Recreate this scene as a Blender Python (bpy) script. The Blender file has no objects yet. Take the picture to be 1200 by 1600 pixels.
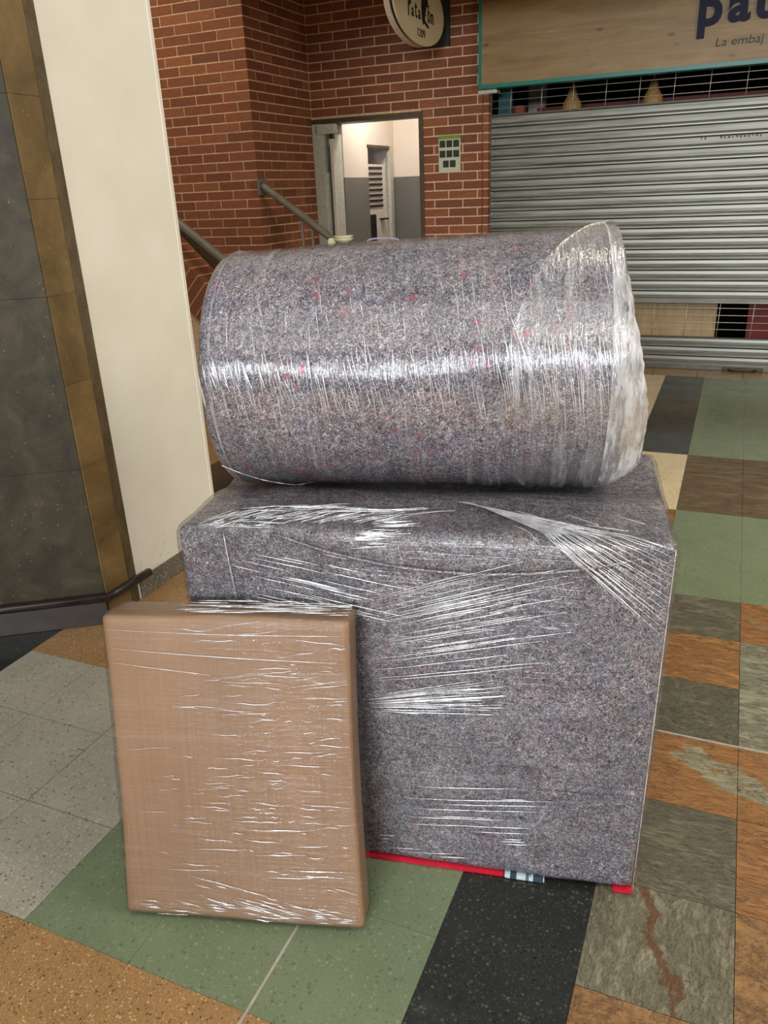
import bpy, bmesh, math, random
from math import sin, cos, pi, radians, sqrt
from mathutils import Vector, Matrix, noise, Euler
random.seed(7)
S = bpy.context.scene
COL = S.collection

# ------------------------------------------------------------------ camera
H, F = 1.53, 1228.8
PI_, RO, YA = radians(22.238), radians(-2.5096), radians(-24.015)
f0 = Vector((sin(YA), cos(YA), 0)); r0 = Vector((cos(YA), -sin(YA), 0)); u0 = Vector((0, 0, 1))
fw = f0*cos(PI_) - u0*sin(PI_); u2 = u0*cos(PI_) + f0*sin(PI_)
rt = r0*cos(RO) + u2*sin(RO); up = u2*cos(RO) - r0*sin(RO)
cd = bpy.data.cameras.new('camera'); cam = bpy.data.objects.new('camera', cd); COL.objects.link(cam)
cd.sensor_fit = 'HORIZONTAL'; cd.sensor_width = 36.0; cd.lens = 36.0*F/1200.0
cd.clip_start = 0.05; cd.clip_end = 100
cam.matrix_world = Matrix(((rt.x, up.x, -fw.x, 0), (rt.y, up.y, -fw.y, 0), (rt.z, up.z, -fw.z, H), (0, 0, 0, 1)))
S.camera = cam
# ------------------------------------------------------------------ world, lights, exposure
W = bpy.data.worlds.new('world'); S.world = W; W.use_nodes = True
bg = W.node_tree.nodes['Background']
bg.inputs[0].default_value = (1.0, 0.95, 0.86, 1); bg.inputs[1].default_value = 0.30
S.view_settings.view_transform = 'Standard'; S.view_settings.look = 'None'
S.view_settings.gamma = 1.0; S.view_settings.use_curve_mapping = False
S.view_settings.exposure = 0.0

def area(name, loc, target, sx, sy, power, col):
    l = bpy.data.lights.new(name, 'AREA'); l.shape = 'RECTANGLE'; l.size = sx; l.size_y = sy
    l.energy = power; l.color = col
    o = bpy.data.objects.new(name, l); COL.objects.link(o); o.location = loc
    d = Vector(target) - Vector(loc); o.rotation_euler = d.to_track_quat('-Z', 'Y').to_euler()
    return o
area('daylit_opening_light', (0.1, -6.2, 2.65), (-0.6, 1.7, 0.8), 2.8, 0.95, 480, (0.88, 0.94, 1.0))
area('ceiling_light', (-0.2, -0.7, 3.4), (-0.3, 0.5, 0), 3.2, 2.4, 60, (1.0, 0.97, 0.92))
area('ceiling_light', (1.4, 3.2, 3.4), (1.2, 4.6, 0), 1.8, 1.0, 60, (1.0, 0.90, 0.74))
area('pillar_fill_light', (3.6, 1.2, 2.7), (-2.1, 2.6, 1.4), 1.6, 0.8, 120, (1.0, 0.96, 0.88))  # fill light added to brighten the white pillar and dark stone
area('ceiling_light', (-4.9, 4.2, 4.2), (-4.6, 6.0, 2.2), 0.6, 0.6, 42, (1.0, 0.80, 0.55))
area('room_light', (-3.0, 7.62, 2.6), (-3.45, 7.9, 1.6), 0.3, 0.3, 14, (1.0, 0.95, 0.88))

# ------------------------------------------------------------------ node material helpers
class N:
    def __init__(s, name):
        s.m = bpy.data.materials.new(name); s.m.use_nodes = True; s.t = s.m.node_tree
        s.b = s.t.nodes['Principled BSDF']; s.out = s.t.nodes['Material Output']
    def n(s, typ, **k):
        x = s.t.nodes.new(typ)
        for a, v in k.items(): setattr(x, a, v)
        return x
    def l(s, a, b): s.t.links.new(a, b)
    def setb(s, **k):
        for a, v in k.items():
            i = s.b.inputs[a.replace('_', ' ')]
            if hasattr(v, 'links') or isinstance(v, bpy.types.NodeSocket): s.l(v, i)
            else: i.default_value = v
    def coord(s, kind='Object', scale=(1, 1, 1), loc=(0, 0, 0), rot=(0, 0, 0)):
        if kind == 'World': o = s.n('ShaderNodeNewGeometry').outputs['Position']
        else: o = s.n('ShaderNodeTexCoord').outputs[kind]
        mp = s.n('ShaderNodeMapping'); mp.inputs['Scale'].default_value = scale
        mp.inputs['Location'].default_value = loc; mp.inputs['Rotation'].default_value = rot
        s.l(o, mp.inputs['Vector']); return mp.outputs[0]
    def noise(s, v, scale, detail=4, rough=.55, dist=0):
        x = s.n('ShaderNodeTexNoise'); x.inputs['Scale'].default_value = scale; x.inputs['Detail'].default_value = detail
        x.inputs['Roughness'].default_value = rough; x.inputs['Distortion'].default_value = dist
        s.l(v, x.inputs['Vector']); return x.outputs['Fac']
    def vor(s, v, scale, out='Distance', rand=1.0):
        x = s.n('ShaderNodeTexVoronoi'); x.inputs['Scale'].default_value = scale; x.inputs['Randomness'].default_value = rand
        s.l(v, x.inputs['Vector']); return x.outputs[out]
    def ramp(s, fac, stops, interp='LINEAR'):
        x = s.n('ShaderNodeValToRGB'); x.color_ramp.interpolation = interp
        e = x.color_ramp.elements
        while len(e) < len(stops): e.new(0.5)
        for i, (p, c) in enumerate(stops):
            e[i].position = p; e[i].color = (*c, 1) if len(c) == 3 else c
        s.l(fac, x.inputs[0]); return x.outputs[0]
    def mix(s, fac, a, b, mode='MIX'):
        x = s.n('ShaderNodeMix', data_type='RGBA', blend_type=mode)
        for i, v in ((0, fac), (6, a), (7, b)):
            if isinstance(v, bpy.types.NodeSocket): s.l(v, x.inputs[i])
            else: x.inputs[i].default_value = v if i == 0 else ((*v, 1) if len(v) == 3 else v)
        return x.outputs[2]
    def math(s, op, a, b=0.0, clamp=False):
        x = s.n('ShaderNodeMath', operation=op, use_clamp=clamp)
        for i, v in ((0, a), (1, b)):
            if isinstance(v, bpy.types.NodeSocket): s.l(v, x.inputs[i])
            else: x.inputs[i].default_value = v
        return x.outputs[0]
    def bump(s, h, strength=.3, dist=.01, nrm=None):
        x = s.n('ShaderNodeBump'); x.inputs['Strength'].default_value = strength; x.inputs['Distance'].default_value = dist
        s.l(h, x.inputs['Height'])
        if nrm: s.l(nrm, x.inputs['Normal'])
        return x.outputs[0]
    def rnd(s): return s.n('ShaderNodeObjectInfo').outputs['Random']

def srgb(r, g, b):
    f = lambda c: (c/255/12.92) if c/255 <= .04045 else ((c/255+.055)/1.055)**2.4
    return (f(r), f(g), f(b))

def plain(name, c, rough=.5, metal=0, spec=.5, grain=0.08, gs=30, bs=0.0):
    m = N(name)
    v = m.coord('Object')
    f = m.noise(v, gs, 4)
    c2 = tuple(x*(1-grain*2) for x in c); c3 = tuple(min(1, x*(1+grain)) for x in c)
    m.setb(Base_Color=m.ramp(f, [(.3, c2), (.7, c3)]), Roughness=rough, Metallic=metal)
    m.b.inputs['Specular IOR Level'].default_value = spec
    if bs: m.setb(Normal=m.bump(f, bs, .002))
    return m.m

# --- felt of recycled fibres under taut film (the film is its glossy coat plus separate loose film) -----------------
def felt(name, tint, lines, coat=0.9, red=.5):
    m = N(name)
    v = m.coord('Object')
    fib = m.noise(v, 185, 3, .8, 2.2)
    fib2 = m.noise(m.coord('Object', (1, 1.0, 1), (3, 5, 7)), 52, 5, .85, 3.2)
    big = m.noise(v, 5.5, 4, .6)
    a = m.ramp(fib, [(.40, srgb(16, 16, 20)), (.468, srgb(62, 60, 66)), (.53, srgb(114, 111, 117)), (.60, srgb(234, 232, 236))])
    b = m.ramp(fib2, [(.39, srgb(20, 21, 30)), (.50, srgb(92, 89, 96)), (.63, srgb(200, 197, 202))])
    c = m.mix(.42, a, b)
    t = m.ramp(m.noise(v, 16, 3, .7), [(.36, (.84, .86, .95)), (.5, (1, 1, 1)), (.64, (1.0, .90, .90))])
    c = m.mix(1.0, c, t, 'MULTIPLY')
    c = m.mix(1.0, c, m.ramp(m.noise(v, 26, 5, .8, 2.0), [(.38, (.62, .61, .63)), (.5, (1, 1, 1)), (.62, (1.28, 1.26, 1.26))]), 'MULTIPLY')
    c = m.mix(1.0, c, (*tint, 1), 'MULTIPLY')
    c = m.mix(1.0, c, m.ramp(big, [(.35, (.80, .80, .80)), (.65, (1.12, 1.10, 1.06))]), 'MULTIPLY')
    # red flecks
    rvc = m.n('ShaderNodeVectorMath', operation='ADD'); m.l(m.coord('Object', (1, 1, 1), (1.7, .4, 2.2)), rvc.inputs[0])
    wn = m.n('ShaderNodeTexNoise'); wn.inputs['Scale'].default_value = 45; m.l(v, wn.inputs['Vector'])
    ws = m.n('ShaderNodeVectorMath', operation='SCALE'); m.l(wn.outputs['Color'], ws.inputs[0]); ws.inputs['Scale'].default_value = .05; m.l(ws.outputs[0], rvc.inputs[1])
    rv = m.vor(rvc.outputs[0], 26)
    gate = m.noise(m.coord('Object', (1, 1, 1), (9, 2, 4)), 9, 2)
    fl = m.math('MULTIPLY', m.ramp(rv, [(.12, (1, 1, 1)), (.33, (0, 0, 0))]), m.ramp(gate, [(.50, (0, 0, 0)), (.60, (1, 1, 1))]))
    fl = m.math('MULTIPLY', fl, m.ramp(fib2, [(.40, (0, 0, 0)), (.52, (1, 1, 1))]))
    c = m.mix(m.math('MULTIPLY', fl, red), c, (*srgb(176, 18, 62), 1))
    # film glued on: fine tension lines give streaky gloss
    ln = m.noise(m.coord('Object', lines), 1.0, 3, .65)
    ln2 = m.noise(m.coord('Object', tuple(x*.33 for x in lines), (4, 4, 4)), 1.0, 2, .5)
    hgt = m.math('ADD', ln, m.math('MULTIPLY', ln2, .9))
    cr = m.noise(v, 40, 4, .7)
    hgt = m.math('ADD', hgt, m.math('MULTIPLY', cr, .35))
    m.setb(Base_Color=c, Roughness=.8, Coat_Weight=coat, Coat_Roughness=.10, Coat_IOR=1.5)
    m.b.inputs['Specular IOR Level'].default_value = .25
    m.l(m.bump(hgt, .62, .005), m.b.inputs['Coat Normal'])
    m.setb(Normal=m.bump(fib, .5, .002))
    return m.m

def film(name, lines, base=.03, veil=.25, vmin=0.0, tint=(.95, .96, .97), rough=.12, bstr=1.0, thr=(.50, .72)):
    m = N(name)
    v = m.coord('Object')
    ln = m.noise(m.coord('Object', lines), 1.0, 4, .7, .4)
    ln2 = m.noise(m.coord('Object', tuple(x*.3 for x in lines), (2, 7, 1)), 1.0, 3, .6, .6)
    patch = m.noise(v, 7, 3, .6)
    h = m.math('ADD', ln, ln2)
    nb = m.bump(h, bstr, .006)
    gl = m.n('ShaderNodeBsdfGlossy'); gl.inputs['Roughness'].default_value = rough; gl.inputs['Color'].default_value = (*tint, 1); m.l(nb, gl.inputs['Normal'])
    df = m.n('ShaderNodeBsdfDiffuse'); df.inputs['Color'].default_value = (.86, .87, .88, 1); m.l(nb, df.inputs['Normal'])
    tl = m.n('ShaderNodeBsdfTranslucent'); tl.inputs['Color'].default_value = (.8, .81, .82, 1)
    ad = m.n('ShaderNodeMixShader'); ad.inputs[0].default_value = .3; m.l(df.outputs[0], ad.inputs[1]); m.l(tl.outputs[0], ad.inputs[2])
    tr = m.n('ShaderNodeBsdfTransparent')
    lw = m.n('ShaderNodeLayerWeight'); lw.inputs['Blend'].default_value = .16; m.l(nb, lw.inputs['Normal'])
    gf = m.math('ADD', m.math('MULTIPLY', lw.outputs['Fresnel'], .5), base, True)
    s1 = m.n('ShaderNodeMixShader'); m.l(gf, s1.inputs[0]); m.l(tr.outputs[0], s1.inputs[1]); m.l(gl.outputs[0], s1.inputs[2])
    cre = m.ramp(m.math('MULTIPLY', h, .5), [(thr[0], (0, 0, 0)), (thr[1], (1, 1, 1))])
    vf = m.math('MULTIPLY', m.math('MULTIPLY', cre, m.ramp(patch, [(.35, (.15, .15, .15)), (.65, (1, 1, 1))])), veil, True)  # milky creases, whose white veil also paints in streaks of reflected light
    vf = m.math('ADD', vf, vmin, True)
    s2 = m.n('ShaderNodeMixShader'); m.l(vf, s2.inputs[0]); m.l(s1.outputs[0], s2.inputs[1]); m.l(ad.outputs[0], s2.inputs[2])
    m.l(s2.outputs[0], m.out.inputs[0])
    return m.m

def terrazzo(name, base, chips, scale=55, rough=.22, dens=.33, bigc=None):
    m = N(name)
    v = m.coord('World')
    vo = m.n('ShaderNodeTexVoronoi'); vo.inputs['Scale'].default_value = scale; m.l(v, vo.inputs['Vector'])
    cell = m.n('ShaderNodeSeparateColor'); m.l(vo.outputs['Color'], cell.inputs[0])
    c = m.mix(m.ramp(m.noise(v, 6, 3), [(.3, (0, 0, 0)), (.7, (1, 1, 1))]), base, tuple(x*.85 for x in base))
    st = [(0.0, chips[0])]
    for i, ch in enumerate(chips[1:]): st.append(((i+1)/len(chips), ch))
    chipc = m.ramp(cell.outputs[0], st, 'CONSTANT')
    mask = m.math('MULTIPLY', m.math('LESS_THAN', vo.outputs['Distance'], .42), m.math('LESS_THAN', cell.outputs[1], dens))
    c = m.mix(mask, c, chipc)
    v2 = m.n('ShaderNodeTexVoronoi'); v2.inputs['Scale'].default_value = scale*2.3; m.l(v, v2.inputs['Vector'])
    c2 = m.n('ShaderNodeSeparateColor'); m.l(v2.outputs['Color'], c2.inputs[0])
    mk2 = m.math('MULTIPLY', m.math('LESS_THAN', v2.outputs['Distance'], .4), m.math('LESS_THAN', c2.outputs[1], dens*1.2))
    c = m.mix(mk2, c, m.ramp(c2.outputs[0], st, 'CONSTANT'))
    sc = m.noise(m.coord('World', (9, 2.5, 1)), 3, 5, .7)
    c = m.mix(m.ramp(sc, [(.60, (0, 0, 0)), (.8, (.35, .35, .35))]), c, tuple(x*.45 for x in base))
    m.setb(Base_Color=c, Roughness=m.ramp(m.noise(v, 9, 4), [(.3, (rough-.05,)*3), (.75, (rough+.14,)*3)]))
    m.setb(Normal=m.bump(m.noise(v, 60, 3), .03, .002))
    return m.m

def slate(name, cols, scale=(3.5, 11, 1), orange=None, othr=.55, rot=0.0, vein=None):
    m = N(name)
    v = m.coord('World', scale, (0, 0, 0), (0, 0, rot))
    g = m.noise(v, 2.2, 8, .72, .8)
    fine = m.noise(m.coord('World', tuple(x*5 for x in scale), (1, 2, 3), (0, 0, rot+.2)), 2.0, 5, .7, .5)
    c = m.ramp(g, [(.25, cols[0]), (.45, cols[1]), (.6, cols[2]), (.78, cols[3])])
    c = m.mix(.75, c, m.mix(1.0, c, m.ramp(fine, [(.32, (.45, .45, .45)), (.5, (1, 1, 1)), (.68, (1.55, 1.55, 1.45))]), 'MULTIPLY'))
    w = m.n('ShaderNodeTexNoise'); w.inputs['Scale'].default_value = 2.6; w.inputs['Detail'].default_value = 4; w.inputs['Distortion'].default_value = .9
    m.l(m.coord('World', (1, 1.6, 1), (3.3, 1.2, 0), (0, 0, rot)), w.inputs['Vector'])
    if orange:
        mk = m.ramp(w.outputs['Fac'], [(othr, (0, 0, 0)), (othr+.03, (1, 1, 1))])
        oc = m.ramp(fine, [(.3, tuple(x*.5 for x in orange)), (.6, orange), (.8, tuple(min(1, x*1.3) for x in orange))])
        c = m.mix(mk, c, oc)
    # thin dark cracks along contour lines of the noise
    rg = m.math('ABSOLUTE', m.math('SUBTRACT', g, .5))
    c = m.mix(m.ramp(rg, [(.0, (.8, .8, .8)), (.014, (0, 0, 0))]), c, srgb(50, 28, 14))
    g2 = m.noise(m.coord('World', (scale[0]*.8, scale[1]*.6, 1), (5, 3, 1), (0, 0, rot-.35)), 1.4, 6, .65, 1.6)
    rg2 = m.math('ABSOLUTE', m.math('SUBTRACT', g2, .52))
    c = m.mix(m.ramp(rg2, [(.0, (.7, .7, .7)), (.010, (0, 0, 0))]), c, srgb(56, 32, 16))
    if vein:
        # a brown iron vein running through this tile, as a band around a warped line
        x0, y0, dx, dy, wd = vein
        sp = m.n('ShaderNodeSeparateXYZ'); m.l(m.coord('World'), sp.inputs[0])
        nx, ny = -dy, dx
        dd = m.math('ADD', m.math('MULTIPLY', m.math('SUBTRACT', sp.outputs[0], x0), nx), m.math('MULTIPLY', m.math('SUBTRACT', sp.outputs[1], y0), ny))
        wob = m.math('MULTIPLY', m.math('SUBTRACT', m.noise(m.coord('World'), 7, 6, .7), .5), .20)
        dd = m.math('ABSOLUTE', m.math('ADD', dd, wob))
        c = m.mix(m.ramp(dd, [(wd*.6, (.9, .9, .9)), (wd, (0, 0, 0))]), c, m.mix(fine, srgb(58, 34, 18), srgb(112, 76, 44)))
    spk = m.vor(m.coord('World'), 130)
    c = m.mix(m.math('LESS_THAN', spk, .07), c, srgb(196, 190, 160))
    m.setb(Base_Color=c, Roughness=m.ramp(fine, [(.3, (.30,)*3), (.7, (.5,)*3)]))
    m.setb(Normal=m.bump(m.math('ADD', g, m.math('MULTIPLY', fine, .6)), .6, .008))
    return m.m

GREEN, CREAM = srgb(112, 134, 100), srgb(206, 186, 146)
MT = {
 'green': terrazzo('green_terrazzo', srgb(113, 124, 94), [srgb(118, 132, 105), srgb(90, 104, 80), srgb(124, 138, 110), srgb(96, 110, 86)], 110, .2, .24),
 'black': terrazzo('black_terrazzo', srgb(36, 37, 33), [srgb(26, 26, 25), srgb(58, 59, 54), srgb(22, 22, 22), srgb(76, 74, 60)], 120, .15, .30),
 'grey': terrazzo('grey_terrazzo', srgb(160, 154, 138), [srgb(176, 170, 154), srgb(112, 104, 88), srgb(142, 136, 120), srgb(170, 164, 150)], 120, .25, .32),
 'orange': terrazzo('ochre_terrazzo', srgb(154, 118, 76), [srgb(128, 90, 52), srgb(190, 156, 110), srgb(104, 72, 42), srgb(176, 136, 88)], 150, .3, .36),
 'cream': terrazzo('cream_terrazzo', srgb(214, 196, 158), [srgb(216, 198, 160), srgb(180, 156, 118)], 70, .22, .2),
 'tan': terrazzo('tan_terrazzo', srgb(158, 126, 84), [srgb(176, 146, 100), srgb(130, 98, 62)], 70, .25, .3),
 'slate': slate('grey_green_slate', [srgb(60, 58, 44), srgb(86, 83, 65), srgb(102, 98, 78), srgb(130, 124, 102)], rot=.25),
 'slate_plain': slate('dark_slate', [srgb(56, 56, 44), srgb(82, 80, 64), srgb(94, 92, 74), srgb(112, 110, 92)], (6, 8, 1), rot=.8),
 'slate_light': slate('pale_slate', [srgb(84, 82, 66), srgb(112, 110, 90), srgb(134, 130, 108), srgb(160, 154, 130)], (3, 9, 1), rot=-.1),
 'slate_vein': slate('slate_with_iron_vein', [srgb(70, 67, 52), srgb(100, 96, 76), srgb(118, 113, 92), srgb(150, 143, 118)], (13, 5, 1), rot=.4, vein=(.03, 1.28, .32, -.947, .016)),
 'rust': slate('rust_slate', [srgb(88, 56, 28), srgb(132, 90, 48), srgb(152, 108, 60), srgb(178, 136, 84)], (2.2, 9, 1), rot=.15),
 'rust_mixed': slate('rust_and_grey_slate', [srgb(92, 88, 66), srgb(124, 118, 92), srgb(142, 136, 108), srgb(160, 150, 122)], (2.5, 8, 1), orange=srgb(148, 102, 54), othr=.42, rot=.3),
 'brown': slate('brown_slate', [srgb(98, 68, 38), srgb(122, 88, 50), srgb(134, 98, 58), srgb(150, 114, 70)], (4, 5, 1), rot=.5),
 'brown_grey': slate('brown_grey_slate', [srgb(70, 56, 38), srgb(98, 82, 60), srgb(112, 96, 72), srgb(134, 118, 92)], (2.2, 10, 1), orange=srgb(132, 84, 44), othr=.66, rot=.0),
}
def brick_mat(name, cols):
    m = N(name)
    v = m.coord('World')
    r = m.rnd()
    c = m.ramp(r, [(0, cols[0]), (.35, cols[1]), (.7, cols[2]), (1, cols[3])])
    g = m.noise(m.coord('World', (6, 6, 22)), 3, 5, .7)
    c = m.mix(1.0, c, m.ramp(g, [(.3, (.78, .76, .76)), (.7, (1.18, 1.16, 1.12))]), 'MULTIPLY')
    m.setb(Base_Color=c, Roughness=.72, Normal=m.bump(m.noise(v, 140, 4), .25, .002))
    return m.m
M_BRICK = brick_mat('red_brick', [srgb(112, 64, 40), srgb(122, 68, 42), srgb(130, 75, 46), srgb(142, 86, 54)])
M_MORTAR = plain('mortar', srgb(214, 184, 148), .9, grain=.15, gs=60)
M_WHITE = None
def wall_paint():
    m = N('cream_wall_paint'); v = m.coord('World')
    n1 = m.noise(v, 2.2, 5, .6); n2 = m.noise(m.coord('World', (1, 1, 1), (4, 4, 4)), 24, 5, .7)
    c = m.ramp(n1, [(.3, srgb(216, 209, 190)), (.7, srgb(229, 224, 208))])
    sp = m.n('ShaderNodeSeparateXYZ'); m.l(v, sp.inputs[0])
    low = m.ramp(sp.outputs[2], [(.08, (1, 1, 1)), (.32, (0, 0, 0))])
    c = m.mix(m.math('MULTIPLY', m.ramp(n2, [(.58, (0, 0, 0)), (.68, (.6, .6, .6))]), low), c, srgb(150, 134, 108))
    m.setb(Base_Color=c, Roughness=.5, Normal=m.bump(n1, .08, .01)); return m.m
M_WHITE = wall_paint()
def stone(name, cols, sc, rough, spots):
    m = N(name); v = m.coord('World')
    g = m.noise(v, sc, 7, .7, .6)
    c = m.ramp(g, [(.3, cols[0]), (.5, cols[1]), (.68, cols[2])])
    c = m.mix(1.0, c, m.ramp(m.rnd(), [(0, (.82, .84, .84)), (1, (1.18, 1.14, 1.05))]), 'MULTIPLY')
    sp = m.vor(m.coord('World', (1, 1, .7)), 60)
    nz = m.noise(m.coord('World', (1, 1, 1), (7, 7, 7)), 12, 4, .7)
    c = m.mix(m.math('MULTIPLY', m.math('LESS_THAN', sp, .10), m.math('GREATER_THAN', nz, .52)), c, spots)
    scr = m.noise(m.coord('World', (6, 6, 26)), 2.2, 5, .75, 1.0)
    c = m.mix(m.ramp(scr, [(.66, (0, 0, 0)), (.76, (.3, .3, .3))]), c, spots)
    m.setb(Base_Color=c, Roughness=rough, Normal=m.bump(g, .2, .004)); m.b.inputs['Specular IOR Level'].default_value = .3; return m.m
M_DARKST = stone('dark_grey_stone', [srgb(42, 38, 28), srgb(58, 52, 40), srgb(72, 65, 51)], 7, .6, srgb(130, 124, 104))
M_OCHRE = stone('ochre_stone', [srgb(90, 74, 46), srgb(112, 90, 56), srgb(130, 106, 68)], 5, .5, srgb(170, 140, 90))
M_EDGE = stone('worn_stone_edge', [srgb(76, 64, 46), srgb(96, 82, 60), srgb(112, 98, 76)], 9, .45, srgb(160, 140, 110))
M_SKIRT = plain('dark_brown_skirting', srgb(52, 42, 34), .35, grain=.2, gs=12)
M_RAILBAR = plain('dark_bumper_bar', srgb(38, 30, 28), .25, grain=.25, gs=20)
M_GRANITE = terrazzo('grey_granite', srgb(110, 104, 92), [srgb(70, 66, 58), srgb(150, 144, 130), srgb(50, 48, 44)], 110, .35, .5)
M_STEEL = None
def slat_mat():
    m = N('galvanised_slat')
    g = m.noise(m.coord('World', (.7, 6, 14)), 3, 5, .65)
    c = m.ramp(g, [(.3, srgb(112, 111, 102)), (.7, srgb(156, 156, 147))])
    sc = m.noise(m.coord('World', (2.5, 6, 40)), 3, 5, .75)
    c = m.mix(m.ramp(sc, [(.64, (0, 0, 0)), (.74, (.5, .5, .5))]), c, srgb(120, 110, 96))
    m.setb(Base_Color=c, Metallic=.8, Roughness=m.ramp(g, [(.3, (.34,)*3), (.7, (.46,)*3)])); return m.m
M_SLAT = slat_mat()
M_SLATDK = plain('slat_groove', srgb(92, 90, 80), .5, .6)
M_RAIL = plain('painted_steel_rail', srgb(104, 104, 98), .35, .3, grain=.12, gs=18)
M_HAND = plain('grey_handrail_paint', srgb(112, 107, 97), .55, .0, grain=.1, gs=14)
M_FRAME = plain('grey_door_frame', srgb(196, 196, 182), .45, .1, grain=.1)
M_LINTEL = plain('brown_steel_lintel', srgb(84, 72, 54), .5, .3, grain=.18)
M_WIRE = plain('pale_wire', srgb(196, 190, 176), .4, .5)
M_DARKIN = plain('dark_interior', srgb(14, 12, 11), .9, spec=.1)
M_REDIN = plain('dark_red_panel', srgb(112, 26, 22), .6)
M_TEALIN = plain('dark_teal_panel', srgb(24, 84, 84), .6)
M_ORGIN = plain('orange_box_card', srgb(150, 72, 40), .6)
def wood(name, cols, axis=(1, 9, 9), knots=True):
    m = N(name)
    v = m.coord('World', axis)
    g = m.noise(v, 1.3, 7, .62, 1.2)
    c = m.ramp(g, [(.25, cols[0]), (.5, cols[1]), (.75, cols[2])])
    st = m.noise(m.coord('World', (axis[0]*.8, axis[1], axis[2]*6)), 2, 4, .7)
    c = m.mix(1.0, c, m.ramp(st, [(.3, (.88, .87, .85)), (.7, (1.08, 1.08, 1.06))]), 'MULTIPLY')
    if knots:
        k = m.vor(m.coord('World', (1.6, 1, 3.4), (.3, 0, .2)), 2.3)
        c = m.mix(m.ramp(k, [(.05, (.75, .75, .75)), (.14, (0, 0, 0))]), c, srgb(84, 60, 34))
        k2 = m.noise(m.coord('World', (1.2, 1, 5), (2, 0, 1)), 1.6, 4, .6, .6)
        c = m.mix(m.ramp(k2, [(.60, (0, 0, 0)), (.76, (.55, .55, .55))]), c, srgb(100, 76, 44))
    m.setb(Base_Color=c, Roughness=.45); return m.m
M_SIGNWOOD = wood('pale_oak_laminate', [srgb(120, 95, 58), srgb(142, 116, 74), srgb(158, 133, 90)])
M_CRATE = wood('pale_bamboo_board', [srgb(178, 148, 108), srgb(196, 168, 126), srgb(206, 180, 140)], (12, 9, 1.2), False)
M_TEAL = plain('teal_trim', srgb(18, 120, 108), .35)
M_NAVY = plain('navy_letter', srgb(20, 23, 50), .6, spec=.3)
M_BLACK = plain('black_print', srgb(18, 16, 14), .5)
M_DISC = plain('cream_sign_face', srgb(204, 188, 150), .45, grain=.05, gs=6)
M_RIM = plain('pale_sign_rim', srgb(200, 184, 156), .4)
M_PAPER = plain('poster_paper', srgb(186, 190, 160), .55, grain=.04)
M_LIME = plain('poster_green', srgb(112, 140, 44), .5)
M_PICTO = plain('poster_dark_square', srgb(34, 40, 24), .5, grain=.5, gs=160)
M_UPW = plain('upper_cream_paint', srgb(222, 210, 196), .6, grain=.03, gs=3)
M_DADO = plain('grey_dado_paint', srgb(112, 110, 104), .5, grain=.04, gs=4)
M_DOORW = plain('off_white_door_paint', srgb(222, 214, 206), .4, grain=.05)
M_LILAC = plain('lilac_plastic', srgb(178, 172, 194), .35)
M_BOWL = plain('ivory_melamine', srgb(224, 222, 184), .3, grain=.03)
M_TRAY = plain('black_tray', srgb(16, 16, 16), .4)
M_GOLD = plain('tan_wicker', srgb(196, 154, 92), .5, grain=.3, gs=90, bs=.6)
def card():
    m = N('brown_cardboard'); v = m.coord('Object')
    g = m.noise(m.coord('Object', (3, 3, 1.2)), 2, 4)
    fl = m.noise(m.coord('Object', (260, 1, 1.5)), 1, 2)
    c = m.ramp(g, [(.3, srgb(128, 96, 68)), (.7, srgb(143, 109, 79))])
    c = m.mix(.25, c, m.ramp(fl, [(.4, srgb(122, 90, 64)), (.6, srgb(148, 114, 83))]))
    ln = m.noise(m.coord('Object', (5, 60, 130)), 1.0, 4, .7, .3)
    ln2 = m.noise(m.coord('Object', (2, 20, 26), (3, 3, 3)), 1.0, 3, .6, .5)
    m.setb(Base_Color=c, Roughness=.65, Coat_Weight=.55, Coat_Roughness=.10, Coat_IOR=1.5)
    m.l(m.bump(m.math('ADD', ln, ln2), .9, .006), m.b.inputs['Coat Normal']); return m.m
M_CARD = card()
M_FELT_ROLL = felt('recycled_felt_roll', (1.0, .96, .98), (150, 5, 5), 1.0, .75)
M_FELT_BOX = felt('recycled_felt_box', (.86, .84, .85), (4, 60, 130), .75, .14)
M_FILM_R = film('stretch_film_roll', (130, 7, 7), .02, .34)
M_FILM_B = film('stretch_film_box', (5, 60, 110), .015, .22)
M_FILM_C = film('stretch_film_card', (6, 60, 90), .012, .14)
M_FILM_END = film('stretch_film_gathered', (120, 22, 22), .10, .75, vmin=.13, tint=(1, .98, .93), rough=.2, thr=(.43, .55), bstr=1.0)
M_STRAND = None
def strand():
    m = N('film_crease_and_glint')
    gl = m.n('ShaderNodeBsdfGlossy'); gl.inputs['Roughness'].default_value = .22; gl.inputs['Color'].default_value = (.98, .98, 1, 1)
    df = m.n('ShaderNodeBsdfDiffuse'); df.inputs['Color'].default_value = (.85, .86, .88, 1)
    tr = m.n('ShaderNodeBsdfTransparent')
    g = m.noise(m.coord('Object', (30, 30, 30)), 1, 3)
    a = m.n('ShaderNodeMixShader'); a.inputs[0].default_value = .45; m.l(gl.outputs[0], a.inputs[1]); m.l(df.outputs[0], a.inputs[2])  # creases are part diffuse white, which paints in some of their glint
    b = m.n('ShaderNodeMixShader'); m.l(m.ramp(g, [(.4, (.25,)*3), (.55, (.85,)*3)]), b.inputs[0]); m.l(tr.outputs[0], b.inputs[1]); m.l(a.outputs[0], b.inputs[2])
    m.l(b.outputs[0], m.out.inputs[0]); return m.m
M_STRAND = strand()
M_REDSTRIP = plain('red_plastic_strip', srgb(190, 24, 48), .35)
M_PRINT = N('printed_blue_white_strip')
_c = M_PRINT.ramp(M_PRINT.noise(M_PRINT.coord('Object', (30, 1, 1)), 1.4, 2), [(.40, srgb(60, 72, 84)), (.48, srgb(190, 206, 206)), (.58, srgb(86, 110, 112))], 'CONSTANT')
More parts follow.
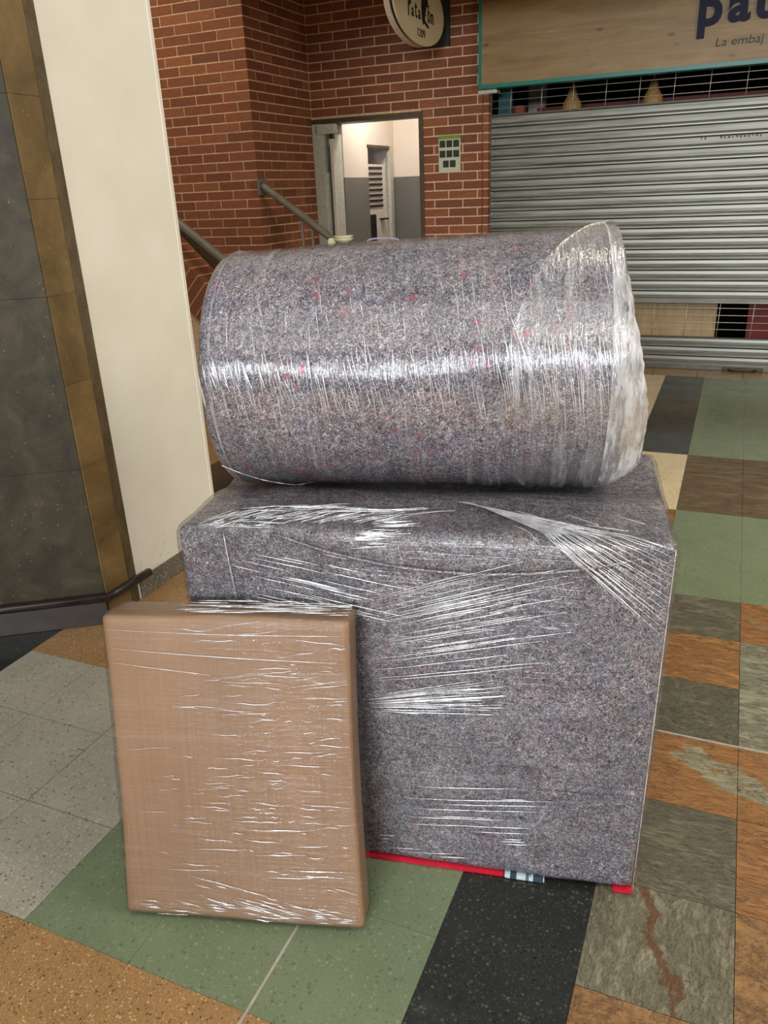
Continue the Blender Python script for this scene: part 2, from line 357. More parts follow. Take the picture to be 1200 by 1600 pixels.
M_PRINT.setb(Base_Color=_c, Roughness=.3); M_PRINT = M_PRINT.m

# ------------------------------------------------------------------ object helpers
def tag(o, label=None, cat=None, group=None, kind=None):
    if label: o['label'] = label
    if cat: o['category'] = cat
    if group: o['group'] = group
    if kind: o['kind'] = kind
    return o
def empty(name, loc=(0, 0, 0), rz=0, label=None, cat=None, group=None, kind=None):
    o = bpy.data.objects.new(name, None); COL.objects.link(o); o.location = loc; o.rotation_euler = (0, 0, rz)
    o.empty_display_size = .1
    return tag(o, label, cat, group, kind)
def link(name, me, mat=None, parent=None, loc=(0, 0, 0), rot=(0, 0, 0)):
    if mat and not me.materials: me.materials.append(mat)
    o = bpy.data.objects.new(name, me); COL.objects.link(o); o.location = loc; o.rotation_euler = rot
    if parent: o.parent = parent
    return o
def mesh(bm, name, smooth=False):
    me = bpy.data.meshes.new(name); bm.to_mesh(me); bm.free()
    if smooth: me.polygons.foreach_set('use_smooth', [True]*len(me.polygons))
    me.update(); return me
def bx(bm, x0, x1, y0, y1, z0, z1, M=None):
    c = [Vector(p) for p in ((x0, y0, z0), (x1, y0, z0), (x1, y1, z0), (x0, y1, z0), (x0, y0, z1), (x1, y0, z1), (x1, y1, z1), (x0, y1, z1))]
    if M: c = [M @ p for p in c]
    v = [bm.verts.new(p) for p in c]
    for q in ((3, 2, 1, 0), (4, 5, 6, 7), (0, 1, 5, 4), (1, 2, 6, 5), (2, 3, 7, 6), (3, 0, 4, 7)): bm.faces.new([v[i] for i in q])
def boxobj(name, x0, x1, y0, y1, z0, z1, mat, parent=None, bev=0.0, **k):
    cx, cy, cz = (x0+x1)/2, (y0+y1)/2, (z0+z1)/2
    bm = bmesh.new(); bx(bm, x0-cx, x1-cx, y0-cy, y1-cy, z0-cz, z1-cz)
    if bev: bmesh.ops.bevel(bm, geom=bm.edges[:], offset=bev, segments=2, affect='EDGES')
    return link(name, mesh(bm, name), mat, parent, (cx, cy, cz), **k)
def tube(bm, pts, r, seg=8, close=True):
    pts = [Vector(p) for p in pts]; rings = []
    rr = r if isinstance(r, (list, tuple)) else [r]*len(pts)
    for i, p in enumerate(pts):
        d = (pts[min(i+1, len(pts)-1)] - pts[max(i-1, 0)]).normalized()
        a = d.cross(Vector((0, 0, 1)))
        if a.length < .05: a = d.cross(Vector((0, 1, 0)))
        a.normalize(); b = d.cross(a)
        rings.append([bm.verts.new(p + (a*cos(2*pi*k/seg) + b*sin(2*pi*k/seg))*rr[i]) for k in range(seg)])
    for i in range(len(rings)-1):
        for k in range(seg):
            bm.faces.new((rings[i][k], rings[i][(k+1) % seg], rings[i+1][(k+1) % seg], rings[i+1][k]))
    if close: bm.faces.new(rings[0][::-1]); bm.faces.new(rings[-1])
def tubeobj(name, pts, r, mat, parent=None, seg=12):
    bm = bmesh.new(); tube(bm, pts, r, seg); return link(name, mesh(bm, name, True), mat, parent)
def lathe(name, prof, mat, parent=None, loc=(0, 0, 0), seg=24, sx=1, sy=1):
    bm = bmesh.new(); rings = []
    for r, z in prof: rings.append([bm.verts.new((r*cos(2*pi*k/seg)*sx, r*sin(2*pi*k/seg)*sy, z)) for k in range(seg)])
    for i in range(len(rings)-1):
        for k in range(seg): bm.faces.new((rings[i][k], rings[i][(k+1) % seg], rings[i+1][(k+1) % seg], rings[i+1][k]))
    bm.faces.new(rings[0][::-1]); bm.faces.new(rings[-1])
    return link(name, mesh(bm, name, True), mat, parent, loc)
def text(name, body, x0, x1, z0, z1, mat, parent, mat3, depth=.01, bold=0.0, shear=0.0):
    """text mesh fitted to width x0..x1 and height z0..z1 in its own plane, then placed by mat3"""
    cu = bpy.data.curves.new(name, 'FONT'); cu.body = body; cu.size = 1; cu.extrude = .5; cu.offset = bold; cu.shear = shear; cu.resolution_u = 4
    o = bpy.data.objects.new(name, cu); COL.objects.link(o)
    dg = bpy.context.evaluated_depsgraph_get(); me = bpy.data.meshes.new_from_object(o.evaluated_get(dg))
    COL.objects.unlink(o); bpy.data.objects.remove(o)
    xs = [v.co.x for v in me.vertices]; ys = [v.co.y for v in me.vertices]
    sx = (x1-x0)/(max(xs)-min(xs)); sy = (z1-z0)/(max(ys)-min(ys)); mx, my = min(xs), min(ys)
    for v in me.vertices:
        v.co = mat3 @ Vector((x0+(v.co.x-mx)*sx, -v.co.z*depth, z0+(v.co.y-my)*sy))
    me.update(); me.materials.clear(); me.materials.append(mat)
    return link(name, me, None, parent)

# ------------------------------------------------------------------ floor
T = .3015; X0, Y0 = -.139, .870
floor = boxobj('floor', -7.0, 2.5, -4.0, 10.0, -.12, -.012, M_MORTAR); tag(floor, kind='structure')
tile_me = {}
def tile_mesh(mat):
    if mat not in tile_me:
        bm = bmesh.new(); g = .0013 if mat == 'grey' else .0004 if mat in ('green', 'orange', 'black') else .0008
        bx(bm, -T/2+g, T/2-g, -T/2+g, T/2-g, -.010, 0)
        me = mesh(bm, 'floor_tile'); me.materials.append(MT[mat]); tile_me[mat] = me
    return tile_me[mat]
def tile_kind(i, j):
    # i: column (0 = the slate column right of the box), j: row away from the camera
    if i >= 0:
        if j >= 13: return 'green'
        if j >= 10: return 'brown_grey'
        if 7 <= j <= 9: return 'green'
        a = {6: 'slate', 5: 'rust', 4: 'slate_plain', 3: 'rust_mixed', 2: 'slate', 1: 'slate_vein', 0: 'brown'}
        b = {6: 'rust_mixed', 5: 'slate_light', 4: 'slate_light', 3: 'rust_mixed', 2: 'rust_mixed', 1: 'brown', 0: 'brown'}
        return (a if i == 0 else b).get(j, 'brown')
    if i == -1:
        if j >= 13: return 'black'
        if j >= 10: return 'cream'
        if j >= 7: return 'rust'
        return 'black'
    if i >= -4:
        if j >= 10: return 'cream'
        if j >= 5: return 'orange'
        return 'green' if j >= 0 else 'orange'
    if j < 0: return 'orange'
    if i <= -8: return 'black'
    return 'grey' if j <= 2 else 'orange'
for i in range(-9, 4):
    for j in range(-2, 20):
        if i <= -5 and j > 9: continue
        if i == -4 and j > 14: continue
        if i == 3 and j < 4: continue
        k = tile_kind(i, j)
        o = link('floor_tile', tile_mesh(k), None, floor)
        o.location = (X0+(i+.5)*T, Y0+(j+.5)*T, random.uniform(-.0006, .0002))
        o.parent = None; o.parent = floor; o.matrix_parent_inverse = Matrix.Translation(-floor.location)
bm = bmesh.new()
for i in range(-16, 4):
    for j in range(-2, 21):
        if -9 <= i < 4 and not ((i <= -5 and j > 9) or (i == -4 and j > 14) or (i == 3 and j < 4) or j == 20): continue
        if i > -5 and j == 20: continue
        x, y = X0+i*T, Y0+j*T; bx(bm, x+.0008, x+T-.0008, y+.0008, y+T-.0008, -.010, 0)
me = mesh(bm, 'outer_tiles'); o = link('outer_tiles', me, MT['orange'], None); o['kind'] = 'stuff'
o.parent = floor; o.matrix_parent_inverse = Matrix.Translation(-floor.location)
def fchild(name, x0, x1, y0, y1, z0, z1, mat, parent):
    o = boxobj(name, x0, x1, y0, y1, z0, z1, mat, parent); o.matrix_parent_inverse = Matrix.Translation(-parent.location); return o
fchild('divider_strip', X0-2*T-.003, X0-2*T+.003, -.2, 2.9, -.01, .0008, M_WIRE, floor)
fchild('divider_strip', X0, 1.0, Y0+4*T-.003, Y0+4*T+.003, -.01, .0008, M_WIRE, floor)
for k in range(9):
    fchild('threshold_tile', -1.6+k*.35+.002, -1.6+(k+1)*.35-.002, Y0+20*T+.002, 7.17, -.01, .001, MT['tan'], floor)

# ------------------------------------------------------------------ left pillar: dark stone, ochre stone, cream plaster
wl = empty('wall_left', (-2.12, 2.03, 0), 0, kind='structure')
def wchild(o, par): o.parent = par; o.matrix_parent_inverse = par.matrix_basis.inverted(); return o
bpy.context.view_layer.update()
ang = radians(33); D33 = Matrix.Rotation(ang, 4, 'Z')
A0 = Vector((-2.105, 2.04, 0))
def oblique(name, s0, s1, t0, t1, z0, z1, mat, bev=.002):
    """slab along the slanted face: s runs from the corner to the left front, t is depth behind the face"""
    bm = bmesh.new(); bx(bm, -s1, -s0, t0, t1, z0, z1, Matrix.Translation(A0) @ D33)
    if bev: bmesh.ops.bevel(bm, geom=bm.edges[:], offset=bev, segments=1, affect='EDGES')
    return wchild(link(name, mesh(bm, name), mat), wl)
for z0, z1 in ((.12, .636), (.636, 1.245), (1.245, 1.851), (1.851, 2.6), (2.6, 3.3)):
    oblique('dark_stone_slab', 0.002, 1.2, 0, .04, z0+.0004, z1-.0004, M_DARKST, .0005)
# plinth skirting of the slanted face and bumper bar
oblique('stone_skirting', 0.0, 1.2, -.012, .05, 0, .12, M_SKIRT)
d = Vector((-cos(ang), -sin(ang), 0)); nrm = Vector((sin(ang), -cos(ang), 0))
cor = Vector((-2.105, 2.04, .125)) + Vector((.030, -.018, 0))
bar = tubeobj('bumper_bar', [cor + d*1.2 + nrm*.004, cor + d*.6 + nrm*.004, cor, Vector((-2.072, 2.14, .125)), Vector((-2.068, 2.255, .125)), Vector((-2.075, 2.27, .125))],
              [.016, .016, .017, .018, .017, .008], M_RAILBAR, None, 12); wchild(bar, wl)
for k in range(10):
    z0 = .0355+.3025*k; z1 = z0+.3025
    if k == 0: z0 = .0
    bm = bmesh.new(); bx(bm, -2.16, -2.103, 2.043, 2.170, z0+.0004, z1-.0004); bmesh.ops.bevel(bm, geom=bm.edges[:], offset=.0006, segments=1, affect='EDGES')
    wchild(link('ochre_stone_slab', mesh(bm, 'ochre_stone_slab'), M_OCHRE), wl)
bm = bmesh.new()
vs = [(-2.103, 2.171), (-2.104, 2.176), (-2.122, 2.240), (-2.16, 2.240), (-2.16, 2.171)]
for z in (0, 3.3): [bm.verts.new((x, y, z)) for x, y in vs]
bm.verts.ensure_lookup_table()
bm.faces.new([bm.verts[i] for i in (4, 3, 2, 1, 0)]); bm.faces.new([bm.verts[5+i] for i in range(5)])
for i in range(5): bm.faces.new([bm.verts[j] for j in (i, (i+1) % 5, 5+(i+1) % 5, 5+i)])
wchild(link('stone_edge_strip', mesh(bm, 'stone_edge_strip'), M_EDGE), wl)
# plaster face with rounded far corner bead
bm = bmesh.new(); bx(bm, -2.62, -2.12, 2.235, 2.835, 0, 3.3)
ed = [e for e in bm.edges if all(v.co.x > -2.2 and v.co.y > 2.7 for v in e.verts)]
bmesh.ops.bevel(bm, geom=ed, offset=.014, segments=3, affect='EDGES')
wchild(link('plaster_face', mesh(bm, 'plaster_face'), M_WHITE), wl)
bm = bmesh.new(); bx(bm, -2.1205, -2.118, 2.800, 2.806, 0.09, 3.3)
wchild(link('corner_bead', mesh(bm, 'corner_bead'), M_WHITE), wl)
bl = boxobj('baseboard_left', -2.13, -2.113, 2.243, 2.84, 0, .088, M_GRANITE, None, .002); tag(bl, kind='structure')
wchild(boxobj('pillar_core', -3.6, -2.16, 2.06, 2.5, 0, 3.3, M_WHITE), wl)

# ------------------------------------------------------------------ brickwork
CH, BL_ = .07265, .261          # course height, brick period
JT = .0105
brick_cache = {}
def brick_mesh(L, D=.05):
    key = (round(L, 3), D)
    if key not in brick_cache:
        bm = bmesh.new(); h = CH-JT; bx(bm, 0, L, 0, D, 0, h)
        brick_cache[key] = mesh(bm, 'brick'); brick_cache[key].materials.append(M_BRICK)
    return brick_cache[key]
ZJ = 2.741                       # a known joint level
LOWBM = {}
def courses(parent, origin, rz, s_lo, s_hi, z_lo, z_hi, phase, skip=None, flip=0):
    """lay bricks along local s; phase = s of a head joint in the course just below ZJ"""
    k0 = int(math.ceil((ZJ - z_hi)/CH)); k1 = int(math.floor((ZJ - z_lo)/CH))
    dirv = Vector((cos(rz), sin(rz), 0))
    for k in range(k0, k1):
        zb = ZJ - (k+1)*CH + JT/2
        ph = phase + (BL_/2 if (k+flip) % 2 else 0)
        s = ph + math.floor((s_lo-ph)/BL_)*BL_
        while s < s_hi:
            a, b = max(s+JT/2, s_lo), min(s+BL_-JT/2, s_hi); s += BL_
            segs = [(a, b)]
            if skip: segs = skip(a, b, zb)
            for a, b in segs:
                if b-a < .02: continue
                if zb < .85:
                    lb = LOWBM.setdefault(parent.name, (parent, bmesh.new()))[1]
                    bx(lb, a, b, 0, .05, zb, zb+CH-JT, Matrix.Translation(Vector(origin)) @ Matrix.Rotation(rz, 4, 'Z')); continue
                o = link('brick', brick_mesh(b-a), None, None)
                p = Vector(origin) + dirv*a + Vector((-sin(rz), cos(rz), 0))*random.uniform(-.0012, .0012)
                o.location = (p.x, p.y, zb + random.uniform(-.0006, .0006)); o.rotation_euler = (0, 0, rz)
                wchild(o, parent)
YB = 7.08
DX0, DX1, DZ = -3.69, -2.66, 2.13
wb = boxobj('wall_back', -3.75, DX0, YB+.0015, YB+.2, 0, DZ, M_MORTAR); 
# backing: join three blocks round the doorway
bm = bmesh.new()
for b in ((-3.75, DX0, 0, DZ), (DX1, -2.10, 0, DZ), (-3.75, -2.10, DZ, 3.6)): bx(bm, b[0], b[1], YB+.0005, YB+.2, b[2], b[3])
bpy.data.objects.remove(wb); wb = link('wall_back', mesh(bm, 'wall_back'), M_MORTAR); tag(wb, kind='structure')
def skip_door(a, b, z):
    if z > DZ+.01: return [(a, b)]
    if b <= DX1+.02: return []
    return [(max(a, DX1+.02), b)]
courses(wb, (0, YB-.002, 0), 0, -3.70, -2.096, .0, 3.25, -2.268, skip_door)
# right return of the brick wall to the shutter guide
bm = bmesh.new()
n_c = 0
for k in range(32):
    zb = ZJ+6*CH-(k+1)*CH + JT/2
    if zb < .02: break
    o = link('brick', brick_mesh(.10), None, None); o.location = (-2.094, YB+.01, zb); o.rotation_euler = (0, 0, pi/2)
    o.location.x = -2.045; wchild(o, wb)
bm.free()
wchild(boxobj('mortar_return', -2.094, -2.0475, YB+.012, YB+.108, 0, 3.1, M_MORTAR), wb)
# projecting brick column on the left
wc = boxobj('wall_left_brick', -6.2, -3.7035, 6.0535, YB+.1, 0, 3.9, M_MORTAR); tag(wc, kind='structure')
bpy.context.view_layer.update()
courses(wc, (0, 6.05, 0), 0, -4.95, -3.70-.001, .0, 3.3, -4.084, None, 1)
# right face: bricks run into depth
def side_courses():
    k0 = int(math.ceil((ZJ - 3.3)/CH)); k1 = int(math.floor(ZJ/CH))
    for k in range(k0, k1):
        zb = ZJ - (k+1)*CH + JT/2
        ph = 6.171 + (0 if (k+2) % 2 == 0 else BL_/2)
        s = ph - BL_
        while s < YB-.01:
            a, b = max(s+JT/2, 6.052), min(s+BL_-JT/2, YB-.012); s += BL_
            if b-a < .02: continue
            if zb < .85:
                bx(LOWBM[wc.name][1], -3.75, -3.70, a, b, zb, zb+CH-JT); continue
            o = link('brick', brick_mesh(b-a), None, None); o.location = (-3.70+random.uniform(-.001, .001), a, zb); o.rotation_euler = (0, 0, pi/2)
            wchild(o, wc)
side_courses()
for par, lb in LOWBM.values():
    o = link('lower_brickwork', mesh(lb, 'lower_brickwork'), M_BRICK, None); o['kind'] = 'stuff'; wchild(o, par)
# ceiling soffit above the shop fronts
ce = boxobj('ceiling', -3.70, 2.6, 4.7, 9.5, 3.12, 3.3, M_UPW); tag(ce, kind='structure')
o = boxobj('shade_beam_1', -3.3, 2.6, 4.7, 4.9, 2.74, 3.13, M_UPW); tag(o, kind='structure')  # unseen beam added to shade the upper brick wall

# ------------------------------------------------------------------ doorway and the room behind
XL, YR = -3.5, 8.53
def door_root(n, loc): 
    e = empty(n, loc, kind='structure'); bpy.context.view_layer.update(); return e
d1 = door_root('door_1', (-3.1, YB, 0))
wchild(boxobj('lintel', DX0-.02, DX1+.03, YB-.012, YB+.2, 2.105, 2.145, M_LINTEL), d1)
wchild(boxobj('door_jamb', DX0-.01, DX0+.10, YB-.02, YB+.18, 0, 2.105, M_FRAME, None, .004), d1)
wchild(boxobj('door_jamb', DX1-.005, DX1+.035, YB-.008, YB+.2, 0, 2.105, M_LINTEL), d1)
wchild(boxobj('door_closer', DX0+.055, DX0+.235, YB-.05, YB+.02, 2.02, 2.10, M_FRAME, None, .006), d1)
wchild(boxobj('closer_arm', DX0+.17, DX0+.20, YB-.03, YB+.02, 1.98, 2.03, M_BLACK), d1)
dl = wchild(boxobj('door_leaf', DX0+.165, DX0+.185, YB+.0, YB+.19, .03, 2.02, M_FRAME, None, .003), d1)
wchild(boxobj('leaf_edge_strip', DX0+.163, DX0+.192, YB-.012, YB+.0, .03, 2.02, M_UPW), d1)
wchild(boxobj('jamb_groove', DX0+.10, DX0+.125, YB-.005, YB+.12, 0, 1.70, M_FRAME), d1)
# room shell
def struct(name, *a, **k): o = boxobj(name, *a, **k); tag(o, kind='structure'); return o
wr = door_root('wall_room_left', (XL, 7.9, 0)); 
IY0, IY1, IZ = 7.84, 8.44, 1.935
for (y0, y1, z0, z1, m) in ((YB+.2, IY0, 0, 1.655, M_DADO), (YB+.2, IY0, 1.655, 2.7, M_UPW), (IY1, YR, 0, 1.655, M_DADO), (IY1, YR, 1.655, 2.7, M_UPW), (IY0, IY1, IZ, 2.7, M_UPW)):
    wchild(boxobj('painted_band', XL-.12, XL, y0, y1, z0, z1, m), wr)
wk = door_root('wall_room_back', (-2.9, YR, 0))
wchild(boxobj('painted_band', XL-.12, -1.9, YR, YR+.1, 0, 1.655, M_DADO), wk)
wchild(boxobj('painted_band', XL-.12, -1.9, YR, YR+.1, 1.655, 2.7, M_UPW), wk)
wchild(boxobj('dado_ledge', XL+.2, -2.2, YR-.03, YR, 0, 1.38, M_DADO, None, .004), wk)
struct('wall_room_right', -2.2, -2.1, YB+.2, YR, 0, 2.7, M_UPW)
struct('ceiling_room', XL-.5, -2.1, YB+.2, YR+.1, 2.7, 2.78, M_UPW)
# inner louvred door set back in the left wall
d2 = door_root('door_2', (XL, 8.1, 0))
wchild(boxobj('door_frame', XL-.03, XL+.012, IY1-.05, IY1+.03, 0, IZ+.02, M_FRAME, None, .003), d2)
wchild(boxobj('door_frame', XL-.03, XL+.006, IY0-.015, IY1+.03, IZ-.01, IZ+.02, M_LINTEL, None, .003), d2)
wchild(boxobj('recess_panel', XL-.5, XL-.02, IY1-.01, IY1+.0, 0, IZ, M_DOORW), d2)
wchild(boxobj('recess_panel', XL-.7, XL-.12, IY0-.05, IY0, 0, IZ, M_LILAC), d2)
wchild(boxobj('recess_panel', XL-.7, XL-.02, IY0, IY1, IZ-.01, IZ+.03, M_LILAC), d2)
lf = wchild(boxobj('door_leaf', XL-.075, XL-.045, IY0, IY1-.05, 0, 1.78, M_DOORW, None, .003), d2)
bpy.context.view_layer.update()
for k in range(8):
    z = 1.745-.052*k
    o = boxobj('louvre', XL-.046, XL-.034, IY0+.01, IY1-.17, z-.011, z+.011, M_BLACK); wchild(o, d2)
wchild(boxobj('notice_board', XL-.046, XL-.02, IY0+.02, IY0+.20, .9, 1.30, M_BLACK, None, .003), d2)
wchild(boxobj('door_handle', XL-.045, XL+.01, IY1-.26, IY1-.14, 1.24, 1.255, M_BLACK), d2)

# ------------------------------------------------------------------ shop shutter
YS = 7.19
sh = empty('roller_shutter', (-.6, YS, 0), 0, 'grey ribbed metal roller shutter pulled down across the shop front beside the brick wall', 'shutter')
bpy.context.view_layer.update()
SX0, SX1 = -2.05, 1.25
def slat_mesh(h):
    # cross-section (y,z): broad flat upper band, narrow rib below, small gaps
    pr = [(0.012, 0), (0.0, .004), (0.0, h*.17), (0.010, h*.20), (0.012, h*.27), (0.001, h*.30), (-.004, h*.36), (-.006, h*.62), (-.003, h*.90), (.008, h*.97), (.012, h)]
    bm = bmesh.new(); a = [bm.verts.new((SX0, y, z)) for y, z in pr]; b = [bm.verts.new((SX1, y, z)) for y, z in pr]
    for i in range(len(pr)-1): bm.faces.new((a[i], b[i], b[i+1], a[i+1]))
    a2 = [bm.verts.new((SX0, .02, z)) for z in (0, h)]; b2 = [bm.verts.new((SX1, .02, z)) for z in (0, h)]
    bm.faces.new((b2[0], a2[0], a2[1], b2[1]))
    return mesh(bm, 'slat')
PH = .0835
sm = slat_mesh(PH)
def put_slat(z, me=sm):
    o = link('slat', me, M_SLAT, None, (0, YS, z)); wchild(o, sh)
z = 2.067 - PH
zs = []
while z > .567: zs.append(z); z -= PH
hh = (2.067-.570)/18
sm = slat_mesh(hh)
for k in range(18): put_slat(2.067-(k+1)*hh, sm)
lm = slat_mesh(.0772)
for k in range(3): put_slat(.27-(k+1)*.0772, lm)
wchild(boxobj('top_bar', SX0, SX1, YS-.008, YS+.02, 2.066, 2.078, M_SLATDK), sh)
wchild(boxobj('mesh_edge_bar', SX0, SX1, YS-.008, YS+.02, .556, .572, M_SLAT), sh)
wchild(boxobj('mesh_edge_bar', SX0, SX1, YS-.008, YS+.02, .266, .276, M_SLATDK), sh)
wchild(boxobj('bottom_bar', SX0, SX1, YS-.015, YS+.02, .004, .042, M_RAIL, None, .003), sh)
def wire(x0, z0, x1, z1, r=.0028):
    wchild(tubeobj('mesh_wire', [(x0, YS, z0), (x1, YS, z1)], r, M_WIRE, None, 6), sh)
for k in range(3): wire(SX0, 2.126+.055*k, SX1, 2.126+.055*k)
for k in range(4): wire(SX0, .515-.0575*k, SX1, .515-.0575*k)
x = -.600+.2575*-5
while x < SX1:
    wire(x, 2.07, x+.006, 2.30); wire(x-.008, .268, x, .565); x += .2575
wchild(boxobj('guide_rail', -2.098, -2.056, YS-.072, YS+.02, 0, 2.258, M_RAIL, None, .003), sh)
wchild(boxobj('guide_lip', -2.052, -2.042, YS-.035, YS+.0, 0, 2.28, M_RAIL), sh)
wchild(boxobj('top_bracket', -2.13, -1.97, YS-.13, YS-.02, 2.232, 2.258, M_WIRE, None, .004), sh)
wchild(boxobj('lock_plate', -.02, .30, YS-.022, YS-.012, .006, .034, M_LINTEL, None, .002), sh)
wchild(tubeobj('lock_handle', [(.03, YS-.03, .018), (.075, YS-.05, .004), (.20, YS-.05, .004), (.25, YS-.03, .018)], .006, M_BLACK, None, 8), sh)
for (xx, zz) in ((-2.077, 1.98), (-2.047, 1.98), (-2.077, 1.70)):
    wchild(lathe('rivet', [(.006, 0), (.004, .004)], M_WIRE, None, (xx, YS-.08, zz), 8), sh)
# worn stencil writing on a slat (illegible)
stn = []
random.seed(21)
for k in range(16):
    xx = -.37+.028*k
    if k in (2, 3, 4): continue
    wchild(boxobj('stencil_mark', xx, xx+random.uniform(.008, .018), YS-.0075, YS-.0058, 1.795+random.uniform(-.004, .004), 1.803+random.uniform(0, .012), M_LINTEL), sh)
random.seed(7)

# shop interior behind the shutter
struct('wall_shop_back', -2.2, 2.2, 8.8, 8.9, 0, 3.6, M_DARKIN)
struct('wall_shop_side', -2.095, -2.06, YS+.12, 8.8, 0, 3.6, M_DARKIN)
struct('wall_shop_right', 2.1, 2.2, YS+.1, 8.8, 0, 3.6, M_DARKIN)
o = boxobj('bamboo_board', -1.4, -.112, 7.46, 7.50, 0, .75, M_CRATE, None, .003); tag(o, 'pale wooden board standing behind the lower mesh of the shutter', 'board')
o = boxobj('counter_panel', .135, 1.6, 7.46, 7.52, 0, .80, M_REDIN, None, .003); tag(o, 'dark red panel behind the lower shutter mesh at the right frame edge', 'panel')
o = boxobj('wall_shelf', -1.85, .2, 8.0, 8.25, 2.08, 2.17, M_REDIN, None, .004); tag(o, 'long dark red shelf inside the closed shop above the shutter slats', 'shelf')
o = boxobj('display_panel', -2.05, -1.93, 7.40, 7.44, 1.7, 2.6, M_TEALIN, None, .003); tag(o, 'narrow teal panel inside the shop at the upper left mesh corner', 'panel')
o = boxobj('storage_box', -1.99, -1.88, 7.62, 7.74, 1.99, 2.17, M_ORGIN, None, .004); tag(o, 'small orange box inside the shop beside the teal panel', 'box')
o2 = boxobj('wall_bracket_shelf', -2.05, -1.8, 7.55, 7.8, 1.97, 1.99, M_DARKIN, None); tag(o2, 'dark shelf inside the shop carrying the small orange box', 'shelf')
prof = [(.004, .30), (.006, .16), (.022, .152), (.036, .13), (.04, .10), (.055, .07), (.078, .03), (.088, -.02), (.08, -.07), (.05, -.10), (.01, -.11)]
for xx, lab in ((-1.475, 'left of the two tan wicker pendants hanging behind the upper mesh'), (-.805, 'right of the two tan wicker pendants hanging behind the upper mesh')):
    e = empty('hanging_pendant', (xx, 7.7, 2.13), 0, lab, 'pendant', 'wicker pendants behind the shutter')
    lathe('shade', prof[::-1], M_GOLD, e, (0, 0, 0), 20)
    tubeobj('cord', [(0, 0, .28), (0, 0, 1.48)], .003, M_BLACK, e, 6)

# ------------------------------------------------------------------ shop signboard
YF = 7.0
sg = empty('signboard', (-.6, YF, 2.27), 0, 'pale wood signboard with teal edge and raised navy letters above the shutter', 'sign')
bpy.context.view_layer.update()
wchild(boxobj('sign_panel', -2.085, 1.6, YF, YF+.11, 2.29, 3.3, M_SIGNWOOD), sg)
wchild(boxobj('sign_trim', -2.108, 1.6, YF-.008, YF+.115, 2.262, 2.291, M_TEAL, None, .004), sg)
wchild(boxobj('sign_trim', -2.108, -2.083, YF-.008, YF+.115, 2.289, 3.3, M_TEAL, None, .004), sg)
bm = bmesh.new(); bx(bm, -2.07, -1.99, YF-.06, YF, 2.885, 2.90); tube(bm, [(-2.04, YF-.04, 2.9), (-1.99, YF-.07, 2.875), (-1.95, YF-.05, 2.885)], .014, 8)
wchild(link('lamp_clip', mesh(bm, 'lamp_clip'), M_BLACK), sg)
I3 = Matrix.Identity(4)
Pm = Matrix.Translation((0, YF-.014, 0))
def letter(ch, x0, x1, z0, z1, bold=.03):
    o = text('letter', ch, x0, x1, z0, z1, M_NAVY, None, Pm, .028, bold); wchild(o, sg)
letter('p', -.459, -.300, 2.456, 2.700)
letter('a', -.262, -.112, 2.535, 2.703)
letter('u', -.078, .075, 2.538, 2.700)
o = text('tagline_lettering', 'La embaj', -.325, -.006, 2.378, 2.450, M_BLACK, None, Matrix.Translation((0, YF-.001, 0)), .002, 0.0, .12); o['kind'] = 'stuff'; wchild(o, sg)

# ------------------------------------------------------------------ round blade sign
XB = -2.377
rs = empty('hanging_sign', (XB, 6.4, 2.76), 0, 'oval cream sign jutting from the brick wall with black lettering and number 1209', 'sign')
bpy.context.view_layer.update()
def oval(name, x0, x1, a, b, mat, cy=6.40, cz=2.765, seg=48, bev=.004):
    bm = bmesh.new(); L = [bm.verts.new((x0, cy+a*cos(2*pi*k/seg), cz+b*sin(2*pi*k/seg))) for k in range(seg)]
    R = [bm.verts.new((x1, v.co.y, v.co.z)) for v in L]
    bm.faces.new(L[::-1]); bm.faces.new(R)
    for k in range(seg): bm.faces.new((L[k], L[(k+1) % seg], R[(k+1) % seg], R[k]))
    bmesh.ops.recalc_face_normals(bm, faces=bm.faces[:])
    wchild(link(name, mesh(bm, name), mat), rs)
oval('sign_face', XB-.012, XB, .53, .237, M_DISC)
oval('sign_core', XB-.035, XB-.012, .515, .225, M_BLACK)
oval('sign_rim', XB-.075, XB-.035, .53, .237, M_RIM)
wchild(boxobj('mounting_board', -2.69, -2.372, YB-.03, YB-.001, 2.605, 3.3, M_BLACK), rs)
RY = Matrix(((0, -1, 0, XB+.0015), (1, 0, 0, 0), (0, 0, 1, 0), (0, 0, 0, 1)))
def btext(name, s, y0, y1, z0, z1, b=0.0):
    o = text(name, s, y0, y1, z0, z1, M_BLACK, None, RY, .003, b); wchild(o, rs)
btext('lettering', 'P', 6.145, 6.206, 2.688, 2.850, .012)
btext('lettering', 'a', 6.210, 6.258, 2.693, 2.748, .012)
btext('lettering', 't', 6.280, 6.324, 2.692, 2.790, .012)
btext('lettering', 'a', 6.347, 6.400, 2.694, 2.752, .012)
btext('lettering', 'ó', 6.547, 6.600, 2.695, 2.812, .012)
btext('lettering', 'n', 6.618, 6.680, 2.697, 2.768, .012)
btext('number', '1209', 6.330, 6.489, 2.582, 2.636)
